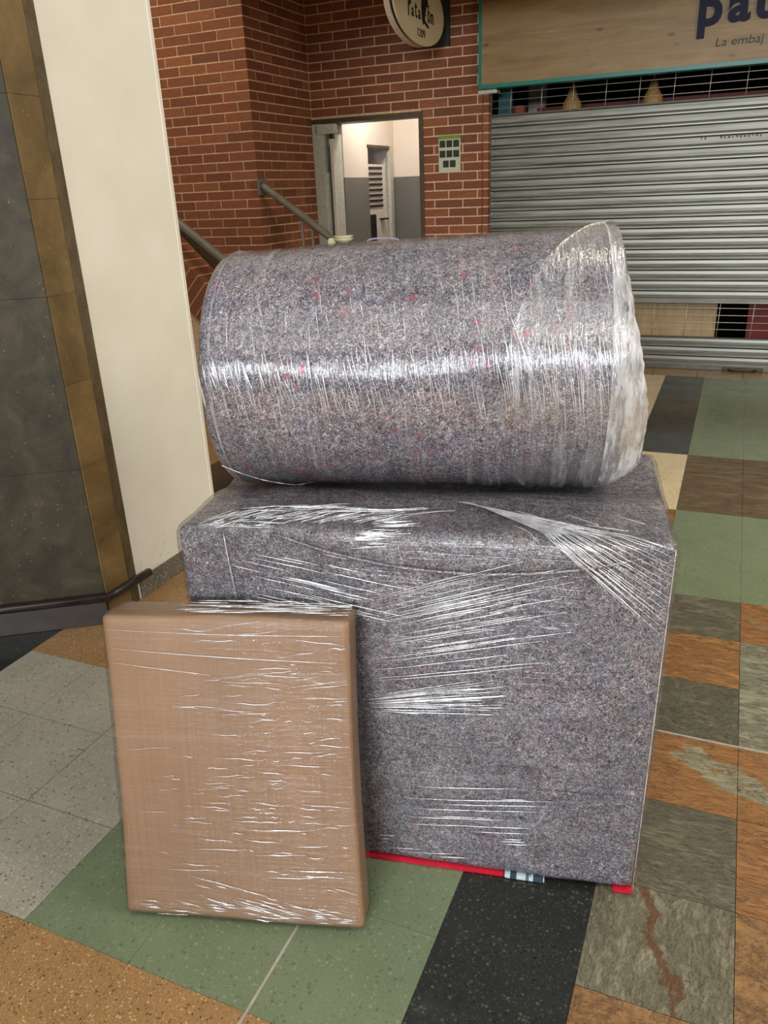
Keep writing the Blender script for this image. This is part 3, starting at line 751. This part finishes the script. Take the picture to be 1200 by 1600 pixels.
# black curved figure standing in the place of the letter c
bm = bmesh.new()
cpts = [(6.50, 2.97), (6.455, 2.92), (6.426, 2.85), (6.416, 2.78), (6.420, 2.735), (6.430, 2.70), (6.444, 2.672), (6.460, 2.668), (6.468, 2.684), (6.49, 2.676), (6.53, 2.662), (6.577, 2.658), (6.566, 2.675), (6.528, 2.688), (6.494, 2.702), (6.487, 2.725), (6.520, 2.738), (6.497, 2.748), (6.522, 2.764), (6.499, 2.772), (6.540, 2.778), (6.515, 2.787), (6.562, 2.800), (6.558, 2.83), (6.548, 2.88), (6.53, 2.93)]
va = [bm.verts.new((XB+.0005, y, z)) for y, z in cpts]; vb = [bm.verts.new((XB+.003, y, z)) for y, z in cpts]
bm.faces.new(vb); bm.faces.new(va[::-1])
for k in range(len(cpts)): bm.faces.new((va[k], va[(k+1) % len(cpts)], vb[(k+1) % len(cpts)], vb[k]))
wchild(link('figure', mesh(bm, 'figure'), M_BLACK), rs)

# ------------------------------------------------------------------ small poster on the bricks
po = empty('wall_poster', (-2.386, YB, 1.795), 0, 'small poster with green header and eight dark squares on the brick wall', 'poster')
bpy.context.view_layer.update()
wchild(boxobj('sheet', -2.484, -2.287, YB-.008, YB-.004, 1.648, 1.94, M_PAPER), po)
wchild(boxobj('header', -2.484, -2.287, YB-.0095, YB-.0075, 1.912, 1.94, M_LIME), po)
for r_, n_ in ((0, 3), (1, 3), (2, 2)):
    for c_ in range(n_):
        xx = -2.475+.062*c_ + (.03 if n_ == 2 else 0); zz = 1.848-.079*r_
        wchild(boxobj('dark_square', xx, xx+.052, YB-.0095, YB-.0075, zz, zz+.055, M_PICTO), po)

# ------------------------------------------------------------------ stairs, parapet and handrails at the left
sl = -.643       # slope dz/dx of the rails
pa = empty('stair_parapet', (-3.5, 5.0, 0), 0, 'brick stair parapet with sloping brick coping behind the white pillar', 'parapet')
bpy.context.view_layer.update()
bm = bmesh.new()
poly = [(-4.4, 0), (-2.85, 0), (-2.85, .10), (-4.4, 1.36)]
v0 = [bm.verts.new((x, 5.02, z)) for x, z in poly]; v1 = [bm.verts.new((x, 5.24, z)) for x, z in poly]
bm.faces.new(v0); bm.faces.new(v1[::-1])
for k in range(4): bm.faces.new((v0[k], v0[(k+1) % 4], v1[(k+1) % 4], v1[k]))
bmesh.ops.recalc_face_normals(bm, faces=bm.faces[:])
wchild(link('parapet_body', mesh(bm, 'parapet_body'), M_MORTAR), pa)
ca = math.atan(.95)
bmm = bmesh.new(); bx(bmm, -.0335, .0335, 0, .25, -.262, 0); cap_me = mesh(bmm, 'coping_brick'); cap_me.materials.append(M_BRICK)
for k in range(25):
    s = k*.078
    o = link('coping_brick', cap_me, None, None, (-4.3+s*cos(ca), 5.0, 1.60-s*sin(ca)+.02), (0, ca, 0)); wchild(o, pa)
bm = bmesh.new(); bx(bm, 0, 1.95, .004, .24, -.26, -.003)
wchild(link('mortar_bed', mesh(bm, 'mortar_bed'), M_MORTAR, None, (-4.3-.02, 5.0, 1.62+.02), (0, ca, 0)), pa)
st = empty('stair_stringer', (-3.5, 5.25, 0), 0, 'dark sloping stair stringer between the handrail and the brick coping', 'stringer')
bpy.context.view_layer.update()
bm = bmesh.new()
for (x0, x1, off0, off1, ya, yb) in ((-4.6, -2.7, -.17, -.42, 5.27, 5.33),):
    P = [(x0, 1.354+(x0+3.731)*-.74+off1), (x1, 1.354+(x1+3.731)*-.74+off1), (x1, 1.354+(x1+3.731)*-.74+off0), (x0, 1.354+(x0+3.731)*-.74+off0)]
    a = [bm.verts.new((x, ya, z)) for x, z in P]; b = [bm.verts.new((x, yb, z)) for x, z in P]
    bm.faces.new(a); bm.faces.new(b[::-1])
    for k in range(4): bm.faces.new((a[k], a[(k+1) % 4], b[(k+1) % 4], b[k]))
bmesh.ops.recalc_face_normals(bm, faces=bm.faces[:])
wchild(link('stringer_plate', mesh(bm, 'stringer_plate'), M_LINTEL), st)
for xx in (-4.2, -2.85): wchild(boxobj('stringer_foot', xx, xx+.08, 5.27, 5.33, 0, 1.354+(xx+3.731)*-.74-.2, M_LINTEL), st)
h1 = empty('stair_handrail', (-3.5, 5.0, 0), 0, 'thick grey tube handrail sloping down behind the edge of the white pillar', 'handrail', 'stair handrails')
bpy.context.view_layer.update()
def r1(x, y=5.0): return (x, y, 1.354+(x+3.731)*-.74)
wchild(tubeobj('rail_tube', [r1(-4.6), r1(-2.75), (-2.68, 5.0, r1(-2.75)[2]-.09)], .030, M_HAND, None, 14), h1)
for xx in (-4.1, -2.9):
    wchild(tubeobj('bracket', [(xx, 5.0, r1(xx)[2]-.02), (xx, 5.02, r1(xx)[2]-.07), (xx, 5.268, r1(xx)[2]-.09)], .010, M_HAND, None, 8), h1)
h2 = empty('stair_handrail', (-3.3, 6.05, 0), 0, 'grey tube handrail fixed to the brick column corner and ending before the doorway', 'handrail', 'stair handrails')
bpy.context.view_layer.update()
def r2(x): return (x, 6.0, 1.600+(x+3.62)*-.70)
wchild(tubeobj('rail_tube', [(-3.645, 6.02, 1.612), r2(-3.60), r2(-3.02), r2(-3.0)], [.02, .03, .03, .024], M_HAND, None, 14), h2)
wchild(boxobj('wall_plate', -3.665, -3.645, 5.98, 6.10, 1.53, 1.66, M_HAND, None, .004), h2)
wchild(tubeobj('plate_arm', [(-3.70, 6.06, 1.60), (-3.66, 6.05, 1.60)], .02, M_HAND, None, 10), h2)
for xx in (-3.29, -3.20):
    wchild(tubeobj('post', [(xx, 6.0, r2(xx)[2]-.02), (xx, 6.0, 0.0)], .011, M_HAND, None, 10), h2)

# ------------------------------------------------------------------ serving cart with crockery behind the roll
ct = empty('serving_cart', (-2.35, 5.25, 0), 0, 'grey metal cart mostly hidden behind the felt roll below the doorway', 'cart')
bpy.context.view_layer.update()
wchild(boxobj('cart_top', -2.66, -2.05, 5.05, 5.45, 1.15, 1.172, M_FRAME, None, .004), ct)
wchild(boxobj('shelf', -2.64, -2.07, 5.07, 5.43, .5, .515, M_FRAME), ct)
for xx in (-2.65, -2.08):
    for yy in (5.07, 5.41): wchild(boxobj('leg', xx, xx+.02, yy, yy+.02, 0, 1.15, M_FRAME), ct)
o = boxobj('serving_tray', -2.58, -2.37, 5.12, 5.36, 1.172, 1.197, M_TRAY, None, .005); tag(o, 'flat black tray on the cart under the ivory bowls', 'tray')
bp = [(.025, 0), (.03, .004), (.052, .018), (.068, .034), (.066, .036), (.048, .022), (.02, .008)]
for k in range(2):
    o = lathe('serving_bowl', bp, M_BOWL, None, (-2.53, 5.2, 1.197+.018*k), 24)
    tag(o, ('lower', 'upper')[k]+' ivory bowl of the small stack on the black tray', 'bowl', 'ivory bowls on the tray')
o = boxobj('ivory_canister', -2.64, -2.585, 5.16, 5.24, 1.172, 1.235, M_BOWL, None, .008); tag(o, 'ivory plastic canister at the left end of the cart top', 'canister')
bk = empty('plastic_basket', (-2.235, 5.2, 1.172), 0, 'lilac plastic basket with rounded rim on the cart', 'basket')
lathe('basket_body', [(.085, 0), (.10, .03), (.095, .032), (.08, .006)], M_LILAC, bk, seg=28, sx=1.15, sy=.8)
bpy.context.view_layer.update()
bm = bmesh.new(); tube(bm, [(.118*cos(a*pi/14), 0.0, .028+.028*sin(a*pi/14)**.5) for a in range(15)], .006, 8)
link('basket_handle', mesh(bm, 'basket_handle', True), M_LILAC, bk)

# ------------------------------------------------------------------ the wrapped box
BW, BD, BH = 1.006, .56, .878
bdir = radians(10.62)
ca_, sa_ = cos(bdir), sin(bdir)
cen = Vector((-.054, 1.444, 0)) + Vector((ca_, sa_, 0))*(-BW/2) + Vector((-sa_, ca_, 0))*(BD/2)
bb = empty('wrapped_box_bundle', cen, bdir, 'large box bundle wrapped in speckled grey felt and clear film standing on the floor', 'bundle')
def rbox_mesh(w, d, h, r, step, fn, zfloor=0.0):
    """subdivided rounded box (origin at base centre) with a displacement function fn(p, normal)->Vector"""
    bm = bmesh.new()
    nx, ny, nz = [max(2, int(round(s/step))) for s in (w, d, h)]
    def face(o, a, b, na, nb):
        g = [[bm.verts.new(o + a*(i/na) + b*(j/nb)) for j in range(nb+1)] for i in range(na+1)]
        for i in range(na):
            for j in range(nb): bm.faces.new((g[i][j], g[i+1][j], g[i+1][j+1], g[i][j+1]))
    X, Y, Z = Vector((w, 0, 0)), Vector((0, d, 0)), Vector((0, 0, h)); O = Vector((-w/2, -d/2, 0))
    face(O, X, Z, nx, nz); face(O+Y, Z, X, nz, nx); face(O, Z, Y, nz, ny); face(O+X, Y, Z, ny, nz); face(O+Z, X, Y, nx, ny); face(O, Y, X, ny, nx)
    bmesh.ops.remove_doubles(bm, verts=bm.verts[:], dist=step*.05)
    hx, hy = w/2-r, d/2-r
    for v in bm.verts:
        p = v.co; q = Vector((max(-hx, min(hx, p.x)), max(-hy, min(hy, p.y)), max(r, min(h-r, p.z))))
        n = p-q
        if n.length > 1e-6: n.normalize()
        p = q+n*r
        v.co = p + fn(p, n)
        if not zfloor: v.co.z = max(v.co.z, -.002)
    return bm
def arc(s):       # height of the sagging hem on the front, s measured from the right edge leftwards (negative)
    t = (s+.40)/.38
    return .803 + .06*t*t if s > -.78 else .803+.06 + .0*(s+.78)
def disp_box(p, n):
    d = noise.noise(p*3.1)*.007 + noise.noise(p*11+Vector((5, 1, 2)))*.0028
    o = n*d
    if n.y < -.5:
        s = p.x - BW/2
        # upper flap lies over the lower cloth
        h = p.z - arc(s)
        if -.80 < s < -.04: o.y -= .010/(1+math.exp(-h/.0022))*min(1, (s+.80)/.1, (-.04-s)/.1)
        o.y -= .010*sin(pi*max(0, min(1, p.z/BH)))*sin(pi*(p.x/BW+.5))
    if n.z > .5:
        # shallow hollow where the roll lies, edges droop
        o.z += -.017*math.exp(-((p.y-.09)/.11)**4) + .002*noise.noise(Vector((p.x*6, p.y*6, 3)))
    o.z += .006*(p.x/BW)*max(0, p.z/BH)          # right end slightly taller
    o.x += p.x*.028*(p.z/BH)
    if p.x < -BW/2+.12 and p.z > BH-.1: o.z -= .012*(1-(p.x+BW/2)/.12)
    return o
bm = rbox_mesh(BW, BD, BH, .017, .0125, disp_box)
link('felt_cover', mesh(bm, 'felt_cover', True), M_FELT_BOX, bb, (0, 0, .006))
def disp_film(p, n):
    o = disp_box(p, n) + n*(.004+.003*abs(noise.noise(Vector((p.x*5, p.y*9, p.z*24)))))
    if n.x > .5 or n.x < -.5: o += n*(.004+.004*noise.noise(Vector((p.x*3, p.y*14, p.z*9))))
    if p.z < .05: o += Vector((-p.x, -p.y, 0))*.004
    return o
bm = rbox_mesh(BW, BD, BH, .020, .016, disp_film)
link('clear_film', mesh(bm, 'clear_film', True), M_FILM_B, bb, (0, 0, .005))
# red base sheet peeping out below
def strip(name, x0, x1, mat, z1=.012, y0=-BD/2-.006):
    bm = bmesh.new(); bx(bm, x0, x1, y0, BD/2-.02, .0005, z1); bmesh.ops.bevel(bm, geom=bm.edges[:], offset=.002, segments=2, affect='EDGES')
    link(name, mesh(bm, name), mat, bb)
strip('base_sheet', -.47, .205-.0, M_REDSTRIP); 
bb.children[-1]['label'] = 'red base edge'
strip('base_print', .207-.0, .30, M_PRINT, .011, -BD/2-.008); bb.children[-1]['label'] = 'blue and white printed edge'
strip('base_sheet', .455, .499, M_REDSTRIP, .011, -BD/2-.004)

# film creases as whitish strands, also drawing the film's glints on the box (local box frame: x right, y depth, z up)
def strands(name, parent, lines, r, mat, seg=4, loc=(0, 0, 0), rot=(0, 0, 0)):
    bm = bmesh.new()
    for L in lines:
        n = len(L); rr = [r*(.35+.65*sin(pi*(i+.6)/(n+.2))) for i in range(n)]
        tube(bm, L, rr, seg)
    o = link(name, mesh(bm, name, True), mat, parent, loc, rot); o['kind'] = 'stuff'; return o
def front_pt(s, z, off=.0085):
    """point on the front face of the cover: s from the right edge (negative leftwards)"""
    x = BW/2+s; p = Vector((x, -BD/2, z)); dsp = disp_box(p, Vector((0, -1, 0)))
    return Vector((x, p.y+dsp.y-off, z+.004))
random.seed(11)
L = []
def seg_line(s0, z0, s1, z1, n=7, sag=0.0, off=.0085):
    return [front_pt(s0+(s1-s0)*i/n, z0+(z1-z0)*i/n-sag*sin(pi*i/n), off) for i in range(n+1)]
for k in range(64):                       # main fan of creases right of centre, rising to the right
    z = random.uniform(.545, .765); a = random.uniform(-.60, -.47); b = random.uniform(-.40, -.17)
    if z < .60: z = random.choice((.545, .552, .575, .595)); b = random.uniform(-.42, -.22)
    tilt = .20+.14*(z-.55)/.2
    if random.random() < .45: a = random.uniform(-.5, -.3); b = a+random.uniform(.05, .14)
    L.append(seg_line(a, z+tilt*(a+.51), b, z+tilt*(b+.51)))
for k in range(34):                       # left creases dipping to the right
    z = random.uniform(.70, .83); a = random.uniform(-.90, -.66); b = a+random.uniform(.04, .20)
    L.append(seg_line(a, z, b, z-.17*(b-a)))
for k in range(56):                       # middle bright bundle
    z = random.uniform(.446, .488); a = random.uniform(-.605, -.565); b = random.uniform(-.47, -.30)
    if random.random() < .55: a = random.uniform(-.58, -.36); b = min(-.3, a+random.uniform(.02, .10))
    t0 = .06+.22*(z-.446)/.042
    L.append(seg_line(a, z+t0*(a+.603), b, z+t0*(b+.603)))
for z, a, b in ((.245, -.50, -.27), (.205, -.53, -.19), (.176, -.51, -.23), (.160, -.46, -.33), (.148, -.52, -.30), (.138, -.42, -.23), (.128, -.37, -.24), (.118, -.30, -.26), (.110, -.31, -.25), (.103, -.30, -.24), (.078, -.60, -.56), (.066, -.60, -.575), (.235, -.31, -.25), (.125, -.53, -.36), (.20, -.45, -.2), (.04, -.58, -.49), (.036, -.53, -.42), (.034, -.46, -.38)):
    L.append(seg_line(a, z, b, z+.12*(b-a)))
strands('film_crease_glint', bb, L, .0009, M_STRAND)
# creases running over the top front edge; v = unrolled distance from the edge, back over the top (+) or down the front (-)
def edge_pt(x, v, off=.007):
    r = .024
    p = Vector((x, -BD/2+v, BH)) if v > 0 else Vector((x, -BD/2, BH+v))
    q = Vector((p.x, max(-BD/2+r, p.y), min(BH-r, p.z))); n = p-q
    if n.length < 1e-6: n = Vector((0, 0, 1)) if v > 0 else Vector((0, -1, 0))
    else: n.normalize()
    P = q+n*r; D = disp_box(P, n)
    return P+D+n*off+Vector((0, 0, .005))
def edge_line(x0, v0, x1, v1, n=9): return [edge_pt(x0+(x1-x0)*i/n, v0+(v1-v0)*i/n) for i in range(n+1)]
L = []
for k in range(44):                       # fan to the right from under the roll
    t = k/43.0
    x0, v0 = .07+.03*t, .17
    v1 = -(.004+.20*t**1.15 + random.uniform(-.004, .004)); x1 = BW/2-.004
    f1 = 1.0 if k % 3 == 0 else random.uniform(.35, .95)
    f0_ = 0 if k % 2 else random.uniform(0, .4)
    L.append(edge_line(x0+(x1-x0)*f0_, v0+(v1-v0)*f0_, x0+(x1-x0)*f1, v0+(v1-v0)*f1, 16))
for k in range(16):                       # haze of creases on the right part of the top
    x = random.uniform(.18, .40); v = random.uniform(.03, .15)
    L.append(edge_line(x, v, x+random.uniform(.04, .10), v-random.uniform(.02, .05), 5))
for k in range(64):                       # slanting creases on the left part of the top edge
    u = random.random(); x = -.46+.42*u; v = random.uniform(-.006, .03)+.035*u
    dx = random.uniform(.02, .075); L.append(edge_line(x, v, x+dx, v+dx*random.uniform(.55, 1.1), 5))
for k in range(26):                       # flat ones at the left corner
    x = random.uniform(-.46, -.32); v = random.uniform(-.006, .018); L.append(edge_line(x, v, x+random.uniform(.02, .07), v+random.uniform(0, .01), 4))
for k in range(46):                       # highlight at the centre of the edge, drawn with short pale creases
    v = random.uniform(-.03, .052); xc = -.055+.9*v+random.uniform(-.035, .03)
    ln_ = random.uniform(.012, .05); L.append(edge_line(xc-ln_, v-.002, xc+ln_*.6, v+.002, 4))
for k in range(18):                       # long faint pulls under the roll
    x = random.uniform(-.40, -.05); v = random.uniform(.06, .11); L.append(edge_line(x, v, x+random.uniform(.08, .2), v+random.uniform(.01, .05), 6))
strands('film_crease_glint', bb, L, .0009, M_STRAND)
strands('film_edge', bb, [[Vector((BW/2*(1+.028*z/BH)-.004, -BD/2-.001, z)) for z in [.01+.0435*i for i in range(21)]]], .0014, M_STRAND, 5)

bm = bmesh.new(); tube(bm, [front_pt(-.80+.76*i/40, arc(-.80+.76*i/40)+.001, .004) for i in range(41)], .004, 6)
link('cloth_hem', mesh(bm, 'cloth_hem', True), M_FELT_BOX, bb)
strands('film_seam', bb, [[front_pt(-.905+.012*i/6, .865-.16*i/6) for i in range(7)]], .0012, M_STRAND)
# ------------------------------------------------------------------ the felt roll lying on the box
RL, RR_, RPHI, RLEN, RZ = .268, .285, radians(15.125), .44, .872
rc = Vector((-.663, 1.715, 0))
ro = empty('wrapped_felt_roll', (rc.x, rc.y, RZ), RPHI, 'thick felt roll wrapped in clear film lying on top of the box bundle', 'roll')
def roll_surface(x, th, extra=0.0):
    R = RL+(RR_-RL)*(x+RLEN)/(2*RLEN)
    R0 = R
    n = noise.noise(Vector((x*3, cos(th)*2, sin(th)*2)))*.0028 + noise.noise(Vector((x*11, cos(th)*6, sin(th)*6)))*.0010
    R2 = R0 + n + extra
    z = R0 + R2*sin(th); y = R2*cos(th)
    z = max(z, .011)
    return Vector((x, y, z))
def roll_mesh(extra, ne=.028, nx=64, nt=144, endbulge=(0.0, 0.0), wr=0.0, cap=True):
    bm = bmesh.new(); rings = []
    prof = []
    for i in range(nx+1):
        x = -RLEN + 2*RLEN*i/nx; prof.append((x, 0))
    # rounded shoulders
    ringdef = []
    for i in range(6): a = i/6*pi/2; ringdef.append((-RLEN - ne*0 + ne*(1-sin(a)) - 0.0, -ne*(1-cos(pi/2-a)) if False else -ne*(1-sin(a))))
    xs = []
    for i in range(7):
        a = pi/2*i/6; xs.append((-RLEN+ne*(1-cos(pi/2-a)) if False else -RLEN+ne-ne*cos(a), -ne+ne*sin(a)))
    for i in range(1, nx): xs.append((-RLEN+ne+(2*RLEN-2*ne)*i/nx, 0))
    for i in range(7):
        a = pi/2*(1-i/6); xs.append((RLEN-ne+ne*cos(a), -ne+ne*sin(a)))
    for x, dr in xs:
        rings.append([bm.verts.new(roll_surface(x, 2*pi*k/nt, extra+dr+(wr*noise.noise(Vector((x*60, k*.12, 1))) if wr else 0))) for k in range(nt)])
    for i in range(len(rings)-1):
        for k in range(nt): bm.faces.new((rings[i][k], rings[i+1][k], rings[i+1][(k+1) % nt], rings[i][(k+1) % nt]))
    if cap:
        for side, ring in ((-1, rings[0]), (1, rings[-1])):
            R = RL if side < 0 else RR_
            prev = ring
            for q in range(1, 15):
                f = 1-q/15.0; sp = .004*sin(q*2.1)
                cur = [bm.verts.new(Vector((side*(RLEN+sp), (ring[k].co.y)*f, R+(ring[k].co.z-R)*f))) for k in range(nt)]
                for k in range(nt):
                    vs = (prev[k], prev[(k+1) % nt], cur[(k+1) % nt], cur[k])
                    bm.faces.new(vs if side < 0 else vs[::-1])
                prev = cur
            bm.faces.new(prev)
    bmesh.ops.recalc_face_normals(bm, faces=bm.faces[:])
    return bm
link('felt_layers', mesh(roll_mesh(0), 'felt_layers', True), M_FELT_ROLL, ro)
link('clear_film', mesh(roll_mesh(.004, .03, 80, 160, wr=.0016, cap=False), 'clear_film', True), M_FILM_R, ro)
# loose film gathered over both ends
def end_film(side, bulge, name):
    R = RL if side < 0 else RR_
    bm = bmesh.new(); nt = 160; rings = []
    NR = 22
    for q in range(NR+1):
        f = q/NR
        rad = (R+.007)*(1-f**1.6*.96)
        ring = []
        for k in range(nt):
            th = 2*pi*k/nt
            w = noise.noise(Vector((cos(th)*5, sin(th)*5, f*1.5+side)))
            w2 = noise.noise(Vector((cos(th)*22, sin(th)*22, f*2)))
            # hangs lower and towards the viewer: more slack on the lower front
            slack = max(.05, .5+.5*cos(th-radians(218)))**2.0
            x = RLEN - .035 + (bulge*(.03+.97*slack))*sin(pi*min(1, f*1.15))*1.0 + .014*min(1, f*4)
            x += (.004*w+.004*w2)*min(1, f*5)
            rr_ = rad*(1+.02*w*min(1, f*4))
            z = R+rr_*sin(th)
            ring.append(bm.verts.new((side*x, rr_*cos(th), max(.013, z))))
        rings.append(ring)
    for i in range(NR):
        for k in range(nt): bm.faces.new((rings[i][k], rings[i+1][k], rings[i+1][(k+1) % nt], rings[i][(k+1) % nt]))
    bmesh.ops.recalc_face_normals(bm, faces=bm.faces[:])
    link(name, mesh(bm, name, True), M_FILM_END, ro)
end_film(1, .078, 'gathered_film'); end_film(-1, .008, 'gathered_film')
# second film layer: its edge shows as a curved line on the right third
bm = bmesh.new(); rings = []
nt = 150
for i in range(26):
    f = i/25.0; ring = []
    for k in range(nt):
        th = 2*pi*k/nt
        edge = .195 + min(.22, .20*((math.degrees(th)-188)/95)**2) + .008*noise.noise(Vector((cos(th)*4, sin(th)*4, 8)))
        x = edge + (RLEN-.01-edge)*f
        ring.append(bm.verts.new(roll_surface(x, th, .0075+.0018*noise.noise(Vector((x*50, cos(th)*5, sin(th)*5))) + (.003 if i == 0 else 0))))
    rings.append(ring)
for i in range(25):
    for k in range(nt): bm.faces.new((rings[i][k], rings[i+1][k], rings[i+1][(k+1) % nt], rings[i][(k+1) % nt]))
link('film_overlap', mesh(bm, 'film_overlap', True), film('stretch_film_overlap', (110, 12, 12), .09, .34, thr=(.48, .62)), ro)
# strands around the roll, pale creases that draw its highlight band
L = []
random.seed(5)
def ring_pts(x0, th0, th1, dx=0.0, n=8, off=.010): 
    return [roll_surface(x0+dx*i/n, th0+(th1-th0)*i/n, off) for i in range(n+1)]
for k in range(230):
    x = random.uniform(-.43, .42); th = radians(random.uniform(160, 180) if random.random() < .8 else random.uniform(130, 160))
    ln_ = radians(random.uniform(5, 16))
    L.append(ring_pts(x, th, th+ln_, random.uniform(.004, .014)))
for k in range(40):
    x = random.uniform(.20, .41); th = radians(random.uniform(155, 178)); L.append(ring_pts(x, th, th+radians(random.uniform(12, 26)), random.uniform(.006, .02)))
strands('film_crease_glint', ro, L, .00065, M_STRAND)
L = [ring_pts(-.425, radians(218), radians(262), .21, 14, .008)]
L.append([Vector((p.x, p.y, p.z)) for p in ring_pts(.21, radians(150), radians(176), .05, 6, .009)])
strands('film_crease_glint', ro, L, .0016, M_STRAND, 5)

# ------------------------------------------------------------------ cardboard package leaning on the box
pk = empty('cardboard_package', (-1.115, .967, 0), .282, 'flat brown cardboard package wrapped in clear film leaning against the box bundle', 'package')
PW, PL, PT = .540, .722, .088; TAU = .164
def disp_card(p, n):
    o = Vector((0, 0, 0))
    f = p.z/PL
    o.x += p.x*(-.05)*(f-.5)
    if n.y < -.5: o.y -= .007*sin(pi*f)*sin(pi*(p.x/PW+.5)) + .002*noise.noise(p*6)
    if n.z > .5: o.z += .006*sin(pi*(p.x/PW+.5)) + .003*noise.noise(p*9)
    # slightly pinched waist on the left edge
    if n.x < -.5: o.x += .008*sin(pi*f)
    if n.x > .5: o.x -= .006*sin(pi*f)
    return o
ZO = PT*sin(TAU)*0.0
bm = rbox_mesh(PW, PT, PL, .007, .0115, disp_card)
cb = link('cardboard', mesh(bm, 'cardboard', True), M_CARD, pk, (PW/2, PT/2*cos(TAU)+.0, -0.0), (-TAU, 0, 0))
dz = (PT/2)*sin(TAU)
cb.location = (PW/2, PT/2*cos(TAU), dz+.002)
def disp_cfilm(p, n):
    o = disp_card(p, n)+n*.002
    if abs(n.x) > .5: o += n*(.006*sin(pi*p.z/PL)+.003*noise.noise(Vector((p.y*8, p.z*10, p.x))))
    o += n*.0015*noise.noise(Vector((p.x*4, 0, p.z*40)))
    return o
bm = rbox_mesh(PW+.004, PT+.004, PL+.002, .012, .013, disp_cfilm)
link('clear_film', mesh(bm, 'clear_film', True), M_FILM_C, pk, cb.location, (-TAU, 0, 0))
random.seed(3)
L = []
def cpt(x, z, off=.0045):
    p = Vector((x, -PT/2, z)); dd = disp_card(p, Vector((0, -1, 0))); return p+Vector((dd.x, dd.y-off, 0))
for k in range(165):  # short pale creases that draw the sparkle of the film
    z = random.uniform(.03, PL-.02)
    x = random.triangular(-.22, .25, .13) if random.random() < .75 else random.uniform(-.25, .25)
    if .18 < z < .25 and random.random() < .4: continue
    ln_ = random.uniform(.01, .06) if random.random() < .7 else random.uniform(.06, .14)
    x2 = min(PW/2-.01, x+ln_); tl = random.uniform(-.10, .22)*(x2-x) * (1 if z > .3 else .5)
    if z < .12: tl = -.25*(x2-x)
    L.append([cpt(x+(x2-x)*i/4, z+tl*i/4+.0012*sin(i*2.2+k)) for i in range(5)])
strands('film_crease_glint', pk, L, .0007, M_STRAND, 4, cb.location, (-TAU, 0, 0))
L = [[cpt(-PW/2+.012+(PW-.03)*i/14, PL-.028-.004*sin(pi*i/14)) for i in range(15)],
     [cpt(-PW/2+.02+(PW-.05)*i/14, PL-.07-.016*sin(pi*i/28)) for i in range(15)],
     [cpt(-PW/2+.02+.22*i/8, .62-.02*i/8) for i in range(9)]]
for k in range(40):
    x = random.uniform(-.25, .22); z = random.uniform(.006, .05)
    L.append([cpt(x+.012*i, z+.0015*i*random.uniform(-1, .4)) for i in range(4)])
for k in range(60):
    x = random.uniform(-.12, .24); y = -PT/2+random.uniform(.004, PT-.01)
    L.append([Vector((min(.26, x+.02*i), y+.001*i, PL+.009+.004*sin(pi*(x/PW+.5)))) for i in range(5)])
strands('film_crease_glint', pk, L, .0008, M_STRAND, 4, cb.location, (-TAU, 0, 0))
